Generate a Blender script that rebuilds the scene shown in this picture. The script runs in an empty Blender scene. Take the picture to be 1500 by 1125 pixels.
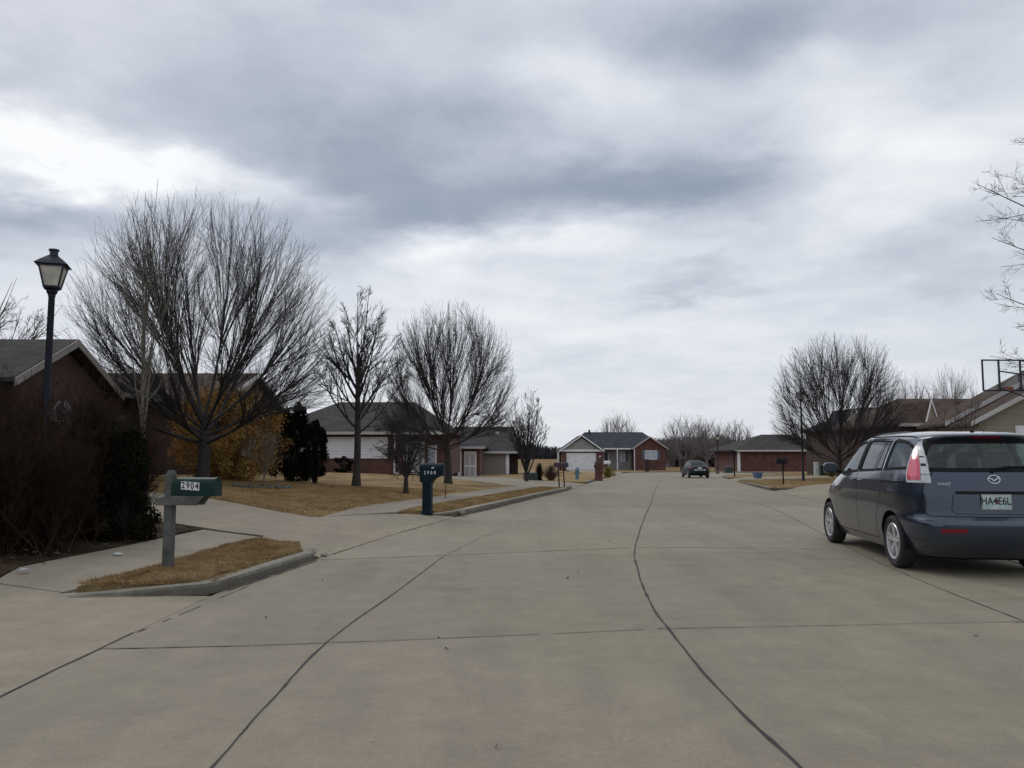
import bpy, bmesh, math, random
import numpy as np
from mathutils import Vector, Matrix, geometry
R = math.radians
scene = bpy.context.scene
col = scene.collection
random.seed(7)

# ------------------------------------------------------------------ camera model and ground
F = 1167.0; HZ = 665.0; CAMH = 1.4
PITCH = math.atan((HZ - 562.5) / F)
def ray(px, py):
    x = (px - 750) / F; y = (562.5 - py) / F
    return (x, math.cos(PITCH) - y * math.sin(PITCH), y * math.cos(PITCH) + math.sin(PITCH))
def at(px, py, Y):
    r = ray(px, py); t = Y / r[1]
    return Vector((r[0] * t, Y, CAMH + r[2] * t))
def XA(px, Y): return at(px, 665, Y).x
def ZA(py, Y): return at(750, py, Y).z
def zr(Y): return -0.0105 * max(0.0, min(Y, 125.0) - 20.0)
KL = [(-2.95,-30),(-2.97,6),(-2.98,8.2),(-2.80,9.4),(-2.62,10.8),(-2.04,14.2),(-1.25,18),(-.53,20.8),(1.0,28),(2.52,34.8),(4.2,45),(5.8,54.5),(9.9,75)]
KR = [(6.0,-30),(6.1,8),(6.6,11),(7.7,17.5),(8.9,22.4),(11.1,34),(12.1,39.5),(16.2,61.5),(17.8,68)]
BULB = [(11.0,82),(12.5,90),(15.5,96),(20,98.5),(25,97),(28.5,91),(28.5,84),(25,77),(20.5,72.5)]
def kx(tab, Y):
    return float(np.interp(Y, [p[1] for p in tab], [p[0] for p in tab]))
def sst(a, b, v):
    t = min(1, max(0, (v - a) / (b - a))); return t * t * (3 - 2 * t)
def lawnz(x, y):
    d = kx(KL, y) - x
    dr = x - kx(KR, y)
    z = zr(y) + 0.12
    if d > 0: z += 0.045 * min(12, max(0, d - 2.7)) * (1 - sst(42, 66, y))
    if dr > 0: z += 0.022 * min(14, max(0, dr - 1)) * (1 - sst(42, 66, y))
    return z
def drivez(x, y):
    d = max(kx(KL, y) - x, x - kx(KR, y))
    return lawnz(x, y) - 0.115 + 0.12 * sst(0, 1.6, d)
def on_ground(px, py, zf=lawnz):
    r = ray(px, py); t = 2.0
    while t < 400:
        if CAMH + r[2] * t < zf(r[0] * t, r[1] * t): break
        t += 0.02
    return Vector((r[0] * t, r[1] * t, zf(r[0] * t, r[1] * t)))

# ------------------------------------------------------------------ materials
def new_mat(name):
    m = bpy.data.materials.new(name); m.use_nodes = True
    nt = m.node_tree; b = nt.nodes['Principled BSDF']
    return m, nt, b
def N(nt, t, **kw):
    n = nt.nodes.new(t)
    for k, v in kw.items():
        if k in n.inputs: n.inputs[k].default_value = v
        else: setattr(n, k, v)
    return n
def L(nt, a, b): nt.links.new(a, b)
def pm(name, c1, c2=None, scale=5.0, rough=0.8, metal=0.0, bump=0.0, bscale=None, detail=6, coat=0.0, spec=0.5, contrast=(0.3, 0.7), trans=0.0):
    m, nt, b = new_mat(name)
    c1 = tuple(c1) + (1,)
    c2 = tuple(c2) + (1,) if c2 else tuple(min(1, v * 0.75) for v in c1[:3]) + (1,)
    tc = N(nt, 'ShaderNodeTexCoord')
    n = N(nt, 'ShaderNodeTexNoise', Scale=scale, Detail=detail)
    L(nt, tc.outputs['Object'], n.inputs['Vector'])
    r = N(nt, 'ShaderNodeValToRGB'); r.color_ramp.elements[0].position = contrast[0]; r.color_ramp.elements[1].position = contrast[1]
    r.color_ramp.elements[0].color = c2; r.color_ramp.elements[1].color = c1
    L(nt, n.outputs['Fac'], r.inputs['Fac']); L(nt, r.outputs['Color'], b.inputs['Base Color'])
    b.inputs['Roughness'].default_value = rough; b.inputs['Metallic'].default_value = metal
    b.inputs['Coat Weight'].default_value = coat; b.inputs['Coat Roughness'].default_value = 0.06
    b.inputs['Specular IOR Level'].default_value = spec
    if bump:
        n2 = N(nt, 'ShaderNodeTexNoise', Scale=bscale or scale * 6, Detail=4.0)
        L(nt, tc.outputs['Object'], n2.inputs['Vector'])
        bp = N(nt, 'ShaderNodeBump', Strength=bump, Distance=0.02)
        L(nt, n2.outputs['Fac'], bp.inputs['Height']); L(nt, bp.outputs['Normal'], b.inputs['Normal'])
    return m
def mixc(nt, fac, a, b, mode='MIX'):
    n = nt.nodes.new('ShaderNodeMix'); n.data_type = 'RGBA'; n.blend_type = mode
    for s, v in ((0, fac), (6, a), (7, b)):
        if hasattr(v, 'links') or hasattr(v, 'is_output'): nt.links.new(v, n.inputs[s])
        else: n.inputs[s].default_value = v if s == 0 else (tuple(v) + (1,) if len(v) == 3 else v)
    return n.outputs[2]
def ramp(nt, src, stops):
    r = nt.nodes.new('ShaderNodeValToRGB'); e = r.color_ramp.elements
    while len(e) < len(stops): e.new(0.5)
    for i, (p, c) in enumerate(stops):
        e[i].position = p; e[i].color = (tuple(c) + (1,)) if hasattr(c, '__len__') else (c, c, c, 1)
    nt.links.new(src, r.inputs['Fac']); return r.outputs['Color']
def concrete(name, base, dark, stain=0.35, yellow=(.285, .262, .182)):
    m, nt, b = new_mat(name)
    tc = N(nt, 'ShaderNodeTexCoord'); o = tc.outputs['Object']
    def noise(s, d=5, r=0.55):
        n = N(nt, 'ShaderNodeTexNoise', Scale=s, Detail=float(d), Roughness=r); L(nt, o, n.inputs['Vector']); return n.outputs['Fac']
    c = mixc(nt, ramp(nt, noise(0.35, 6, .6), [(0.35, 0), (0.65, 1)]), dark, base)
    c = mixc(nt, ramp(nt, noise(0.12, 3), [(0.45, 0), (0.62, .5)]), c, yellow)
    # fine aggregate speckle
    c = mixc(nt, 1.0, c, ramp(nt, noise(140, 2, .7), [(0.3, .70), (0.7, 1.18)]), 'MULTIPLY')
    c = mixc(nt, 1.0, c, ramp(nt, noise(22, 5, .7), [(0.3, .90), (0.7, 1.07)]), 'MULTIPLY')
    c = mixc(nt, 1.0, c, ramp(nt, noise(3.0, 8, .7), [(0.3, .84), (0.7, 1.08)]), 'MULTIPLY')
    # tyre darkened streaks running along the road
    mp = N(nt, 'ShaderNodeMapping'); mp.inputs['Scale'].default_value = (1.1, 0.12, 1); mp.inputs['Rotation'].default_value = (0, 0, R(6)); L(nt, o, mp.inputs['Vector'])
    n = N(nt, 'ShaderNodeTexNoise', Scale=1.2, Detail=6.0, Roughness=.6); L(nt, mp.outputs['Vector'], n.inputs['Vector'])
    c = mixc(nt, stain, c, mixc(nt, 1.0, c, ramp(nt, n.outputs['Fac'], [(0.38, .72), (0.6, 1.05)]), 'MULTIPLY'))
    st = ramp(nt, noise(.8, 9, .68), [(.60, 0), (.70, .55)])
    c = mixc(nt, st, c, mixc(nt, 1.0, c, (.74, .74, .75), 'MULTIPLY'))
    st2 = ramp(nt, noise(5.5, 10, .75), [(.62, 0), (.66, .5)])
    c = mixc(nt, st2, c, mixc(nt, 1.0, c, (.80, .79, .77), 'MULTIPLY'))
    # each slab cast with a slightly different tone
    sx = N(nt, 'ShaderNodeSeparateXYZ'); L(nt, o, sx.inputs[0])
    m1 = N(nt, 'ShaderNodeMath', operation='MULTIPLY_ADD'); m1.inputs[1].default_value = -.13; L(nt, sx.outputs[0], m1.inputs[0]); L(nt, sx.outputs[1], m1.inputs[2])
    m2 = N(nt, 'ShaderNodeMath', operation='MULTIPLY_ADD'); m2.inputs[1].default_value = 1 / 4.9; m2.inputs[2].default_value = -1.37 / 4.9; L(nt, m1.outputs[0], m2.inputs[0])
    m3 = N(nt, 'ShaderNodeMath', operation='FLOOR'); L(nt, m2.outputs[0], m3.inputs[0]); wn_ = N(nt, 'ShaderNodeTexWhiteNoise', noise_dimensions='1D'); L(nt, m3.outputs[0], wn_.inputs['W'])
    c = mixc(nt, 1.0, c, ramp(nt, wn_.outputs['Value'], [(0.0, .94), (1.0, 1.05)]), 'MULTIPLY')
    # small dark spots
    v = N(nt, 'ShaderNodeTexVoronoi', Scale=2.3); L(nt, o, v.inputs['Vector'])
    c = mixc(nt, ramp(nt, v.outputs['Distance'], [(0.0, .45), (0.05, 0)]), c, (.07, .065, .06))
    L(nt, c, b.inputs['Base Color']); b.inputs['Roughness'].default_value = .85; b.inputs['Specular IOR Level'].default_value = .3
    bp = N(nt, 'ShaderNodeBump', Strength=.25, Distance=0.004); L(nt, noise(90, 3, .7), bp.inputs['Height']); L(nt, bp.outputs['Normal'], b.inputs['Normal'])
    return m
def brickmat(name, c1, c2, mortar, bw=0.22, bh=0.075):
    m, nt, b = new_mat(name)
    tc = N(nt, 'ShaderNodeTexCoord'); sp = N(nt, 'ShaderNodeSeparateXYZ'); L(nt, tc.outputs['Object'], sp.inputs[0])
    ad = N(nt, 'ShaderNodeMath', operation='ADD'); L(nt, sp.outputs[0], ad.inputs[0]); L(nt, sp.outputs[1], ad.inputs[1])
    cb = N(nt, 'ShaderNodeCombineXYZ'); L(nt, ad.outputs[0], cb.inputs[0]); L(nt, sp.outputs[2], cb.inputs[1])
    br = N(nt, 'ShaderNodeTexBrick', Scale=1.0); L(nt, cb.outputs[0], br.inputs['Vector'])
    br.inputs['Color1'].default_value = tuple(c1) + (1,); br.inputs['Color2'].default_value = tuple(c2) + (1,); br.inputs['Mortar'].default_value = tuple(mortar) + (1,)
    br.inputs['Brick Width'].default_value = bw; br.inputs['Row Height'].default_value = bh; br.inputs['Mortar Size'].default_value = .008
    n = N(nt, 'ShaderNodeTexNoise', Scale=1.7, Detail=5.0); L(nt, tc.outputs['Object'], n.inputs['Vector'])
    c = mixc(nt, 1.0, br.outputs['Color'], ramp(nt, n.outputs['Fac'], [(0.3, .7), (0.7, 1.2)]), 'MULTIPLY')
    L(nt, c, b.inputs['Base Color']); b.inputs['Roughness'].default_value = .9
    return m
def sidingmat(name, c, lap=0.15):
    m, nt, b = new_mat(name)
    tc = N(nt, 'ShaderNodeTexCoord'); sp = N(nt, 'ShaderNodeSeparateXYZ'); L(nt, tc.outputs['Object'], sp.inputs[0])
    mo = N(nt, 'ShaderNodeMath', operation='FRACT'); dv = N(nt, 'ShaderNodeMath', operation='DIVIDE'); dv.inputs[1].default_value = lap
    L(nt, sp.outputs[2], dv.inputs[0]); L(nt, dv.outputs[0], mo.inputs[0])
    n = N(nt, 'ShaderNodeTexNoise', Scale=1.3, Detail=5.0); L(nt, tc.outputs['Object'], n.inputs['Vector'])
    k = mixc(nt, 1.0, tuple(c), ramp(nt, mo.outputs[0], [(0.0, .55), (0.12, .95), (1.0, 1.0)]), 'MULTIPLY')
    k = mixc(nt, 1.0, k, ramp(nt, n.outputs['Fac'], [(0.3, .88), (0.7, 1.05)]), 'MULTIPLY')
    L(nt, k, b.inputs['Base Color']); b.inputs['Roughness'].default_value = .6
    return m
def shinglemat(name, c1, c2):
    m, nt, b = new_mat(name)
    tc = N(nt, 'ShaderNodeTexCoord'); sp = N(nt, 'ShaderNodeSeparateXYZ'); L(nt, tc.outputs['Object'], sp.inputs[0])
    ad = N(nt, 'ShaderNodeMath', operation='ADD'); L(nt, sp.outputs[0], ad.inputs[0]); L(nt, sp.outputs[1], ad.inputs[1])
    cb = N(nt, 'ShaderNodeCombineXYZ'); L(nt, ad.outputs[0], cb.inputs[0]); L(nt, sp.outputs[2], cb.inputs[1])
    br = N(nt, 'ShaderNodeTexBrick', Scale=1.0); L(nt, cb.outputs[0], br.inputs['Vector'])
    br.inputs['Color1'].default_value = tuple(c1) + (1,); br.inputs['Color2'].default_value = tuple(c2) + (1,); br.inputs['Mortar'].default_value = tuple(v * .5 for v in c2) + (1,)
    br.inputs['Brick Width'].default_value = .3; br.inputs['Row Height'].default_value = .07; br.inputs['Mortar Size'].default_value = .006
    n = N(nt, 'ShaderNodeTexNoise', Scale=.8, Detail=6.0); L(nt, tc.outputs['Object'], n.inputs['Vector'])
    c = mixc(nt, 1.0, br.outputs['Color'], ramp(nt, n.outputs['Fac'], [(0.3, .75), (0.7, 1.2)]), 'MULTIPLY')
    L(nt, c, b.inputs['Base Color']); b.inputs['Roughness'].default_value = .95; b.inputs['Specular IOR Level'].default_value = .2
    return m
def grassmat(name, cols, s=1.0):
    m, nt, b = new_mat(name)
    tc = N(nt, 'ShaderNodeTexCoord'); g = N(nt, 'ShaderNodeNewGeometry'); o = g.outputs['Position']
    def noise(sc, d=5, r=.6):
        n = N(nt, 'ShaderNodeTexNoise', Scale=sc, Detail=float(d), Roughness=r); L(nt, o, n.inputs['Vector']); return n.outputs['Fac']
    c = ramp(nt, noise(.5 * s, 7, .65), [(0.32, cols[0]), (0.5, cols[1]), (0.7, cols[2])])
    c = mixc(nt, ramp(nt, noise(.22, 4), [(.55, 0), (.75, .5)]), c, cols[3])
    c = mixc(nt, 1.0, c, ramp(nt, noise(9, 5, .7), [(0.3, .72), (0.7, 1.2)]), 'MULTIPLY')
    c = mixc(nt, 1.0, c, ramp(nt, noise(60, 3, .7), [(0.3, .6), (0.7, 1.3)]), 'MULTIPLY')
    L(nt, c, b.inputs['Base Color']); b.inputs['Roughness'].default_value = .95; b.inputs['Specular IOR Level'].default_value = .15
    bp = N(nt, 'ShaderNodeBump', Strength=.7, Distance=0.03); L(nt, noise(35, 4, .7), bp.inputs['Height']); L(nt, bp.outputs['Normal'], b.inputs['Normal'])
    return m
def glassmat(name, tint, fac, rough=.03):
    m, nt, b = new_mat(name)
    out = nt.nodes['Material Output']
    tr = N(nt, 'ShaderNodeBsdfTransparent'); tr.inputs['Color'].default_value = tuple(tint) + (1,)
    gl = N(nt, 'ShaderNodeBsdfGlossy'); gl.inputs['Roughness'].default_value = rough; gl.inputs['Color'].default_value = (.9, .95, 1, 1)
    lw = N(nt, 'ShaderNodeLayerWeight', Blend=.5); pw = N(nt, 'ShaderNodeMath', operation='POWER'); pw.inputs[1].default_value = 3.0; L(nt, lw.outputs['Facing'], pw.inputs[0])
    fr = N(nt, 'ShaderNodeMath', operation='MULTIPLY_ADD'); fr.inputs[1].default_value = .45; fr.inputs[2].default_value = .03; L(nt, pw.outputs[0], fr.inputs[0])
    n = N(nt, 'ShaderNodeTexNoise', Scale=3.0); ad = N(nt, 'ShaderNodeMath', operation='MULTIPLY_ADD'); ad.inputs[1].default_value = .05; ad.inputs[2].default_value = fac
    L(nt, n.outputs['Fac'], ad.inputs[0])
    a2 = N(nt, 'ShaderNodeMath', operation='ADD', use_clamp=True); L(nt, fr.outputs[0], a2.inputs[0]); L(nt, ad.outputs[0], a2.inputs[1])
    mx = N(nt, 'ShaderNodeMixShader'); L(nt, a2.outputs[0], mx.inputs[0]); L(nt, tr.outputs[0], mx.inputs[1]); L(nt, gl.outputs[0], mx.inputs[2])
    L(nt, mx.outputs[0], out.inputs['Surface']); return m

M = {}
M['road'] = concrete('road_concrete', (.312, .270, .206), (.262, .227, .174), .35)
M['drive'] = concrete('driveway_concrete', (.335, .285, .215), (.275, .235, .178), .3)
M['walk'] = concrete('walk_concrete', (.33, .285, .225), (.26, .225, .178), .2)
M['kerb'] = concrete('kerb_concrete', (.34, .32, .26), (.22, .205, .17), .4)
def darken_steep(m):  # colour goes darker on steep faces by normal, broken up by noise
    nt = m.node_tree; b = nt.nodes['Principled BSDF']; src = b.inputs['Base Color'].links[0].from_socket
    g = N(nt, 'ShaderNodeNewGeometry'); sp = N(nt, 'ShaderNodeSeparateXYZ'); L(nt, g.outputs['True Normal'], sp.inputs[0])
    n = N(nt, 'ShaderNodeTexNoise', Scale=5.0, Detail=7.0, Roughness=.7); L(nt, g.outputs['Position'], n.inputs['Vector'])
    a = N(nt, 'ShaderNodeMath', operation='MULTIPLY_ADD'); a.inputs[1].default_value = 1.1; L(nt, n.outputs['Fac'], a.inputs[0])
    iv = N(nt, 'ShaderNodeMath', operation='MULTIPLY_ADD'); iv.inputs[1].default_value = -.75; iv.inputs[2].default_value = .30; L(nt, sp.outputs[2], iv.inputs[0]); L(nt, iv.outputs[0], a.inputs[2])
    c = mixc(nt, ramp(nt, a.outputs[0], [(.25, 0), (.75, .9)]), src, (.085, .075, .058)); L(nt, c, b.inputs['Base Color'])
darken_steep(M['kerb'])
M['rubble'] = concrete('broken_concrete', (.33, .31, .27), (.17, .16, .14), .2)
M['joint'] = pm('joint_tar', (.022, .022, .026), (.05, .048, .045), 9, .9, detail=8)
M['jointpale'] = pm('joint_faint', (.13, .115, .10), (.06, .055, .05), 3, .9)
M['gutterdirt'] = pm('gutter_dirt', (.12, .10, .075), (.06, .05, .04), 6, .95, detail=8)
M['lawn'] = grassmat('dormant_lawn', [(.15, .10, .045), (.29, .20, .095), (.40, .285, .145), (.20, .17, .075)])
M['island'] = grassmat('dormant_strip', [(.11, .07, .036), (.21, .14, .072), (.31, .215, .115), (.17, .135, .07)], 3)
M['field'] = grassmat('far_field', [(.16, .10, .045), (.24, .16, .075), (.30, .21, .10), (.20, .15, .07)], .3)
M['blade'] = grassmat('dry_blades', [(.16, .105, .046), (.35, .24, .115), (.50, .365, .20), (.21, .18, .08)], 5)
M['mulch'] = grassmat('leaf_mulch', [(.018, .012, .009), (.05, .032, .02), (.10, .065, .042), (.03, .03, .015)], 4)
M['bark'] = pm('bark_dark', (.05, .042, .038), (.022, .018, .017), 9, .95, bump=.5)
M['twig'] = pm('twig_dark', (.042, .036, .036), (.022, .019, .021), 2, .95)
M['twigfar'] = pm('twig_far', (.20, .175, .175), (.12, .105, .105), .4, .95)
M['barkpale'] = pm('bark_pale', (.16, .14, .115), (.075, .065, .055), 12, .9, bump=.3)
M['hedge'] = pm('hedge_twig', (.050, .030, .021), (.020, .013, .010), 1.5, 1.0, spec=.08)
M['evergreen'] = pm('evergreen_leaf', (.014, .017, .008), (.006, .006, .004), 2, 1.0, spec=.08)
M['gold'] = pm('golden_leaf', (.48, .29, .085), (.21, .125, .04), 1.2, .9, detail=8)
M['drygrass'] = pm('dry_ornamental', (.17, .095, .06), (.07, .04, .03), 2, .95)
M['yellow'] = pm('yellow_plant', (.30, .22, .05), (.16, .11, .03), 3, .9)
M['lawn2'] = M['lawn']
M['brickdark'] = brickmat('brick_dark', (.055, .025, .019), (.036, .018, .014), (.055, .044, .037))
M['brick'] = brickmat('brick_red', (.13, .045, .034), (.08, .03, .025), (.13, .10, .085))
M['brickfar'] = brickmat('brick_far', (.13, .045, .038), (.09, .034, .03), (.12, .085, .075))
M['roof'] = shinglemat('roof_grey', (.066, .062, .058), (.042, .040, .038))
M['roofblue'] = shinglemat('roof_slate', (.062, .065, .082), (.042, .045, .058))
M['roofdark'] = shinglemat('roof_dark', (.04, .038, .05), (.028, .027, .035))
M['roofbrown'] = shinglemat('roof_brown', (.10, .068, .052), (.055, .04, .032))
M['white'] = pm('white_paint', (.78, .78, .80), (.64, .64, .67), 1.5, .5)
M['trim'] = pm('trim_paint', (.50, .49, .48), (.38, .37, .36), 2, .6)
M['trimdull'] = pm('trim_dull', (.24, .225, .21), (.15, .14, .13), 2, .7)
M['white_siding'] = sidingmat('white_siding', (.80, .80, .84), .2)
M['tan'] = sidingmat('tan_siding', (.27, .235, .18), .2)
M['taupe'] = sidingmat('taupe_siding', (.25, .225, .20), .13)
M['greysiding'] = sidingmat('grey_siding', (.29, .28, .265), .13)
M['shutter'] = pm('shutter_blue', (.10, .13, .19), (.07, .09, .14), 4, .6)
M['doordark'] = pm('door_dark', (.03, .04, .055), (.02, .026, .04), 4, .5)
M['pane'] = pm('window_pane', (.10, .12, .14), (.03, .035, .045), 1.5, .08, spec=.8)
M['paneblind'] = pm('window_blind', (.48, .52, .58), (.34, .38, .44), 2, .2)
M['iron'] = pm('lamp_metal', (.012, .016, .035), (.008, .010, .02), 30, .42, .3, bump=.1)
M['frost'] = pm('frosted_pane', (.62, .60, .50), (.38, .38, .36), 7, .25)
M['greenbox'] = pm('mailbox_green', (.002, .032, .024), (.001, .018, .014), 5, .5, .0, spec=.2)
M['teal'] = pm('mailbox_teal', (.002, .015, .026), (.001, .009, .016), 6, .5, spec=.2)
M['wood'] = pm('weathered_wood', (.12, .12, .115), (.055, .055, .053), 7, .9, bump=.4)
M['sticker'] = pm('sticker_white', (.75, .75, .75), (.62, .62, .64), 20, .5)
M['ink'] = pm('ink_black', (.01, .01, .012), (.02, .02, .02), 20, .6)
M['black'] = pm('black_plastic', (.010, .010, .012), (.016, .016, .018), 20, .7, spec=.12)
M['rubber'] = pm('tyre_rubber', (.016, .016, .017), (.026, .025, .024), 14, .85, bump=.2)
M['rim'] = pm('alloy', (.62, .63, .65), (.50, .51, .53), 6, .32, .45)
M['chrome'] = pm('chrome', (.75, .76, .78), (.6, .6, .62), 4, .12, 1.0)
M['seat'] = pm('seat_cloth', (.05, .05, .055), (.03, .03, .034), 20, .9)
M['seatlight'] = pm('cabin_light', (.20, .21, .20), (.12, .13, .12), 4, .9)
M['utility'] = pm('utility_green', (.03, .055, .052), (.02, .035, .035), 3, .6)
M['utilitywhite'] = pm('utility_white', (.48, .52, .53), (.36, .40, .41), 3, .6)
M['aqua'] = pm('hydrant_blue', (.12, .22, .27), (.08, .15, .2), 8, .6)
M['bluebin'] = pm('blue_bin', (.10, .17, .33), (.08, .12, .24), 8, .5)
M['stone'] = pm('edging_stone', (.12, .115, .10), (.06, .058, .05), 9, .95, bump=.4)
M['litterwhite'] = pm('pale_litter', (.5, .52, .52), (.3, .32, .32), 20, .7)
M['redcap'] = pm('red_cap', (.28, .02, .02), (.18, .015, .015), 9, .5)
M['board'] = glassmat('clear_board', (.86, .89, .89), .02, .1)
M['glass'] = glassmat('car_glass', (.34, .46, .43), .0)
M['glassside'] = glassmat('side_glass', (.42, .54, .51), .02)
M['leafbrown'] = pm('fallen_leaf', (.10, .06, .035), (.05, .03, .02), 30, .9)
def paint(name, c):
    m, nt, b = new_mat(name)
    tc = N(nt, 'ShaderNodeTexCoord')
    n = N(nt, 'ShaderNodeTexNoise', Scale=420.0, Detail=2.0); L(nt, tc.outputs['Object'], n.inputs['Vector'])
    n2 = N(nt, 'ShaderNodeTexNoise', Scale=2.2, Detail=6.0); L(nt, tc.outputs['Object'], n2.inputs['Vector'])
    k = ramp(nt, n.outputs['Fac'], [(.35, tuple(v * .8 for v in c)), (.65, tuple(v * 1.2 for v in c))])
    sp = N(nt, 'ShaderNodeSeparateXYZ'); L(nt, tc.outputs['Object'], sp.inputs[0])
    # road dust low on the body
    md = N(nt, 'ShaderNodeMath', operation='MULTIPLY_ADD'); md.inputs[1].default_value = -1.1; L(nt, sp.outputs[2], md.inputs[0]); L(nt, n2.outputs['Fac'], md.inputs[2])
    k = mixc(nt, ramp(nt, md.outputs[0], [(0.05, 0), (.4, .45)]), k, (.10, .095, .10))
    L(nt, k, b.inputs['Base Color']); b.inputs['Metallic'].default_value = .6; b.inputs['Roughness'].default_value = .28
    b.inputs['Coat Weight'].default_value = 1.0; b.inputs['Coat Roughness'].default_value = .07
    return m
M['paint'] = paint('paint_slate', (.026, .040, .070))
M['paint2'] = pm('paint_dark', (.010, .016, .022), (.006, .010, .014), 3, .45, spec=.3)
M['lampred'] = pm('lamp_red', (.62, .03, .085), (.48, .02, .05), 12, .12, coat=1)
M['lampclear'] = pm('lamp_clear', (.58, .58, .62), (.34, .36, .40), 22, .3, .0, coat=.4)
M['reflector'] = pm('reflector_red', (.22, .006, .012), (.14, .004, .008), 12, .2)
M['glassdark0'] = pm('mirror_face', (.06, .08, .09), (.03, .04, .05), 8, .08)
M['plate'] = pm('plate_face', (.50, .58, .57), (.30, .44, .44), 9, .4)

# ------------------------------------------------------------------ object helpers
def tag(o, label=None, cat=None, group=None, kind=None):
    if label: o['label'] = label
    if cat: o['category'] = cat
    if group: o['group'] = group
    if kind: o['kind'] = kind
    return o
def empty(name, loc, rz=0, label=None, cat=None, group=None):
    o = bpy.data.objects.new(name, None); col.objects.link(o); o.empty_display_size = .2
    o.location = loc; o.rotation_euler = (0, 0, rz)
    return tag(o, label, cat, group)
def link(name, me, parent=None):
    o = bpy.data.objects.new(name, me); col.objects.link(o)
    if parent is not None: o.parent = parent
    return o
def sharp(me, ang=35):
    bm = bmesh.new(); bm.from_mesh(me)
    for f in bm.faces: f.smooth = True
    for e in bm.edges:
        if len(e.link_faces) == 2:
            try:
                if e.calc_face_angle() > R(ang): e.smooth = False
            except Exception: pass
    bm.to_mesh(me); bm.free()
class MB:
    def __init__(s): s.v = []; s.f = []
    def add(s, vs, fs):
        o = len(s.v); s.v += [tuple(p) for p in vs]; s.f += [tuple(i + o for i in f) for f in fs]; return s
    def box(s, x0, x1, y0, y1, z0, z1):
        return s.add([(x0,y0,z0),(x1,y0,z0),(x1,y1,z0),(x0,y1,z0),(x0,y0,z1),(x1,y0,z1),(x1,y1,z1),(x0,y1,z1)],
                     [(0,3,2,1),(4,5,6,7),(0,1,5,4),(1,2,6,5),(2,3,7,6),(3,0,4,7)])
    def prism(s, poly, d0, d1, axis='y'):
        n = len(poly)
        def p(a, b, d): return {'y': (a, d, b), 'x': (d, a, b), 'z': (a, b, d)}[axis]
        vs = [p(a, b, d0) for a, b in poly] + [p(a, b, d1) for a, b in poly]
        return s.add(vs, [tuple(range(n)), tuple(range(2 * n - 1, n - 1, -1))] + [(i, i + n, (i + 1) % n + n, (i + 1) % n) for i in range(n)])
    def tube(s, pts, rad, sides=8, cap=True):
        pts = [Vector(p) for p in pts]; k = len(pts)
        if not hasattr(rad, '__len__'): rad = [rad] * k
        vs = []; up = None
        for i, p in enumerate(pts):
            t = (pts[min(i + 1, k - 1)] - pts[max(i - 1, 0)]).normalized()
            if up is None:
                up = Vector((1, 0, 0)) if abs(t.x) < .8 else Vector((0, 1, 0))
            u = t.cross(up).normalized(); w = u.cross(t).normalized(); up = w
            for j in range(sides):
                a = 2 * math.pi * j / sides
                vs.append(p + (u * math.cos(a) + w * math.sin(a)) * rad[i])
        fs = [(i * sides + j, i * sides + (j + 1) % sides, (i + 1) * sides + (j + 1) % sides, (i + 1) * sides + j) for i in range(k - 1) for j in range(sides)]
        if cap: fs += [tuple(range(sides - 1, -1, -1)), tuple(range((k - 1) * sides, k * sides))]
        return s.add(vs, fs)
    def lathe(s, prof, sides=24, axis='z', c=(0, 0, 0), ry=1.0):
        vs = []; k = len(prof)
        for r, h in prof:
            for j in range(sides):
                a = 2 * math.pi * j / sides
                x, y = r * math.cos(a), r * math.sin(a) * ry
                vs.append({'z': (c[0] + x, c[1] + y, c[2] + h), 'y': (c[0] + x, c[1] + h, c[2] + y), 'x': (c[0] + h, c[1] + x, c[2] + y)}[axis])
        fs = [(i * sides + j, i * sides + (j + 1) % sides, (i + 1) * sides + (j + 1) % sides, (i + 1) * sides + j) for i in range(k - 1) for j in range(sides)]
        return s.add(vs, fs)
    def build(s, name, mat, parent=None, smooth=False, bevel=0, fix=True):
        me = bpy.data.meshes.new(name); me.from_pydata(s.v, [], s.f); me.materials.append(mat)
        if fix or bevel:
            bm = bmesh.new(); bm.from_mesh(me)
            if fix: bmesh.ops.recalc_face_normals(bm, faces=bm.faces)
            if bevel:
                bmesh.ops.bevel(bm, geom=[e for e in bm.edges], offset=bevel, segments=2, affect='EDGES', clamp_overlap=True, profile=.5)
            bm.to_mesh(me); bm.free()
        if smooth: sharp(me)
        return link(name, me, parent)
def copy_tree(o, parent=None):
    c = o.copy(); col.objects.link(c)
    if parent is not None: c.parent = parent
    for ch in list(o.children): copy_tree(ch, c)
    return c
def npmesh(name, verts, faces, mat, parent=None, smooth=False):
    me = bpy.data.meshes.new(name); k = faces.shape[1]
    me.vertices.add(len(verts)); me.vertices.foreach_set('co', verts.astype(np.float32).ravel())
    me.loops.add(faces.size); me.loops.foreach_set('vertex_index', faces.astype(np.int32).ravel())
    me.polygons.add(len(faces)); me.polygons.foreach_set('loop_start', np.arange(0, faces.size, k, dtype=np.int32))
    me.polygons.foreach_set('loop_total', np.full(len(faces), k, dtype=np.int32))
    if smooth: me.polygons.foreach_set('use_smooth', np.ones(len(faces), dtype=bool))
    me.update(calc_edges=True); me.validate(); me.materials.append(mat)
    return link(name, me, parent)
def pin(poly, x, y):
    c = False; n = len(poly); j = n - 1
    for i in range(n):
        xi, yi = poly[i]; xj, yj = poly[j]
        if (yi > y) != (yj > y) and x < (xj - xi) * (y - yi) / (yj - yi) + xi: c = not c
        j = i
    return c
def dens(poly, step):
    out = []
    for i in range(len(poly)):
        a = Vector(poly[i]); b = Vector(poly[(i + 1) % len(poly)]); n = max(1, int((b - a).length / step))
        for k in range(n): out.append(tuple(a.lerp(b, k / n)))
    return out
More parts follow.
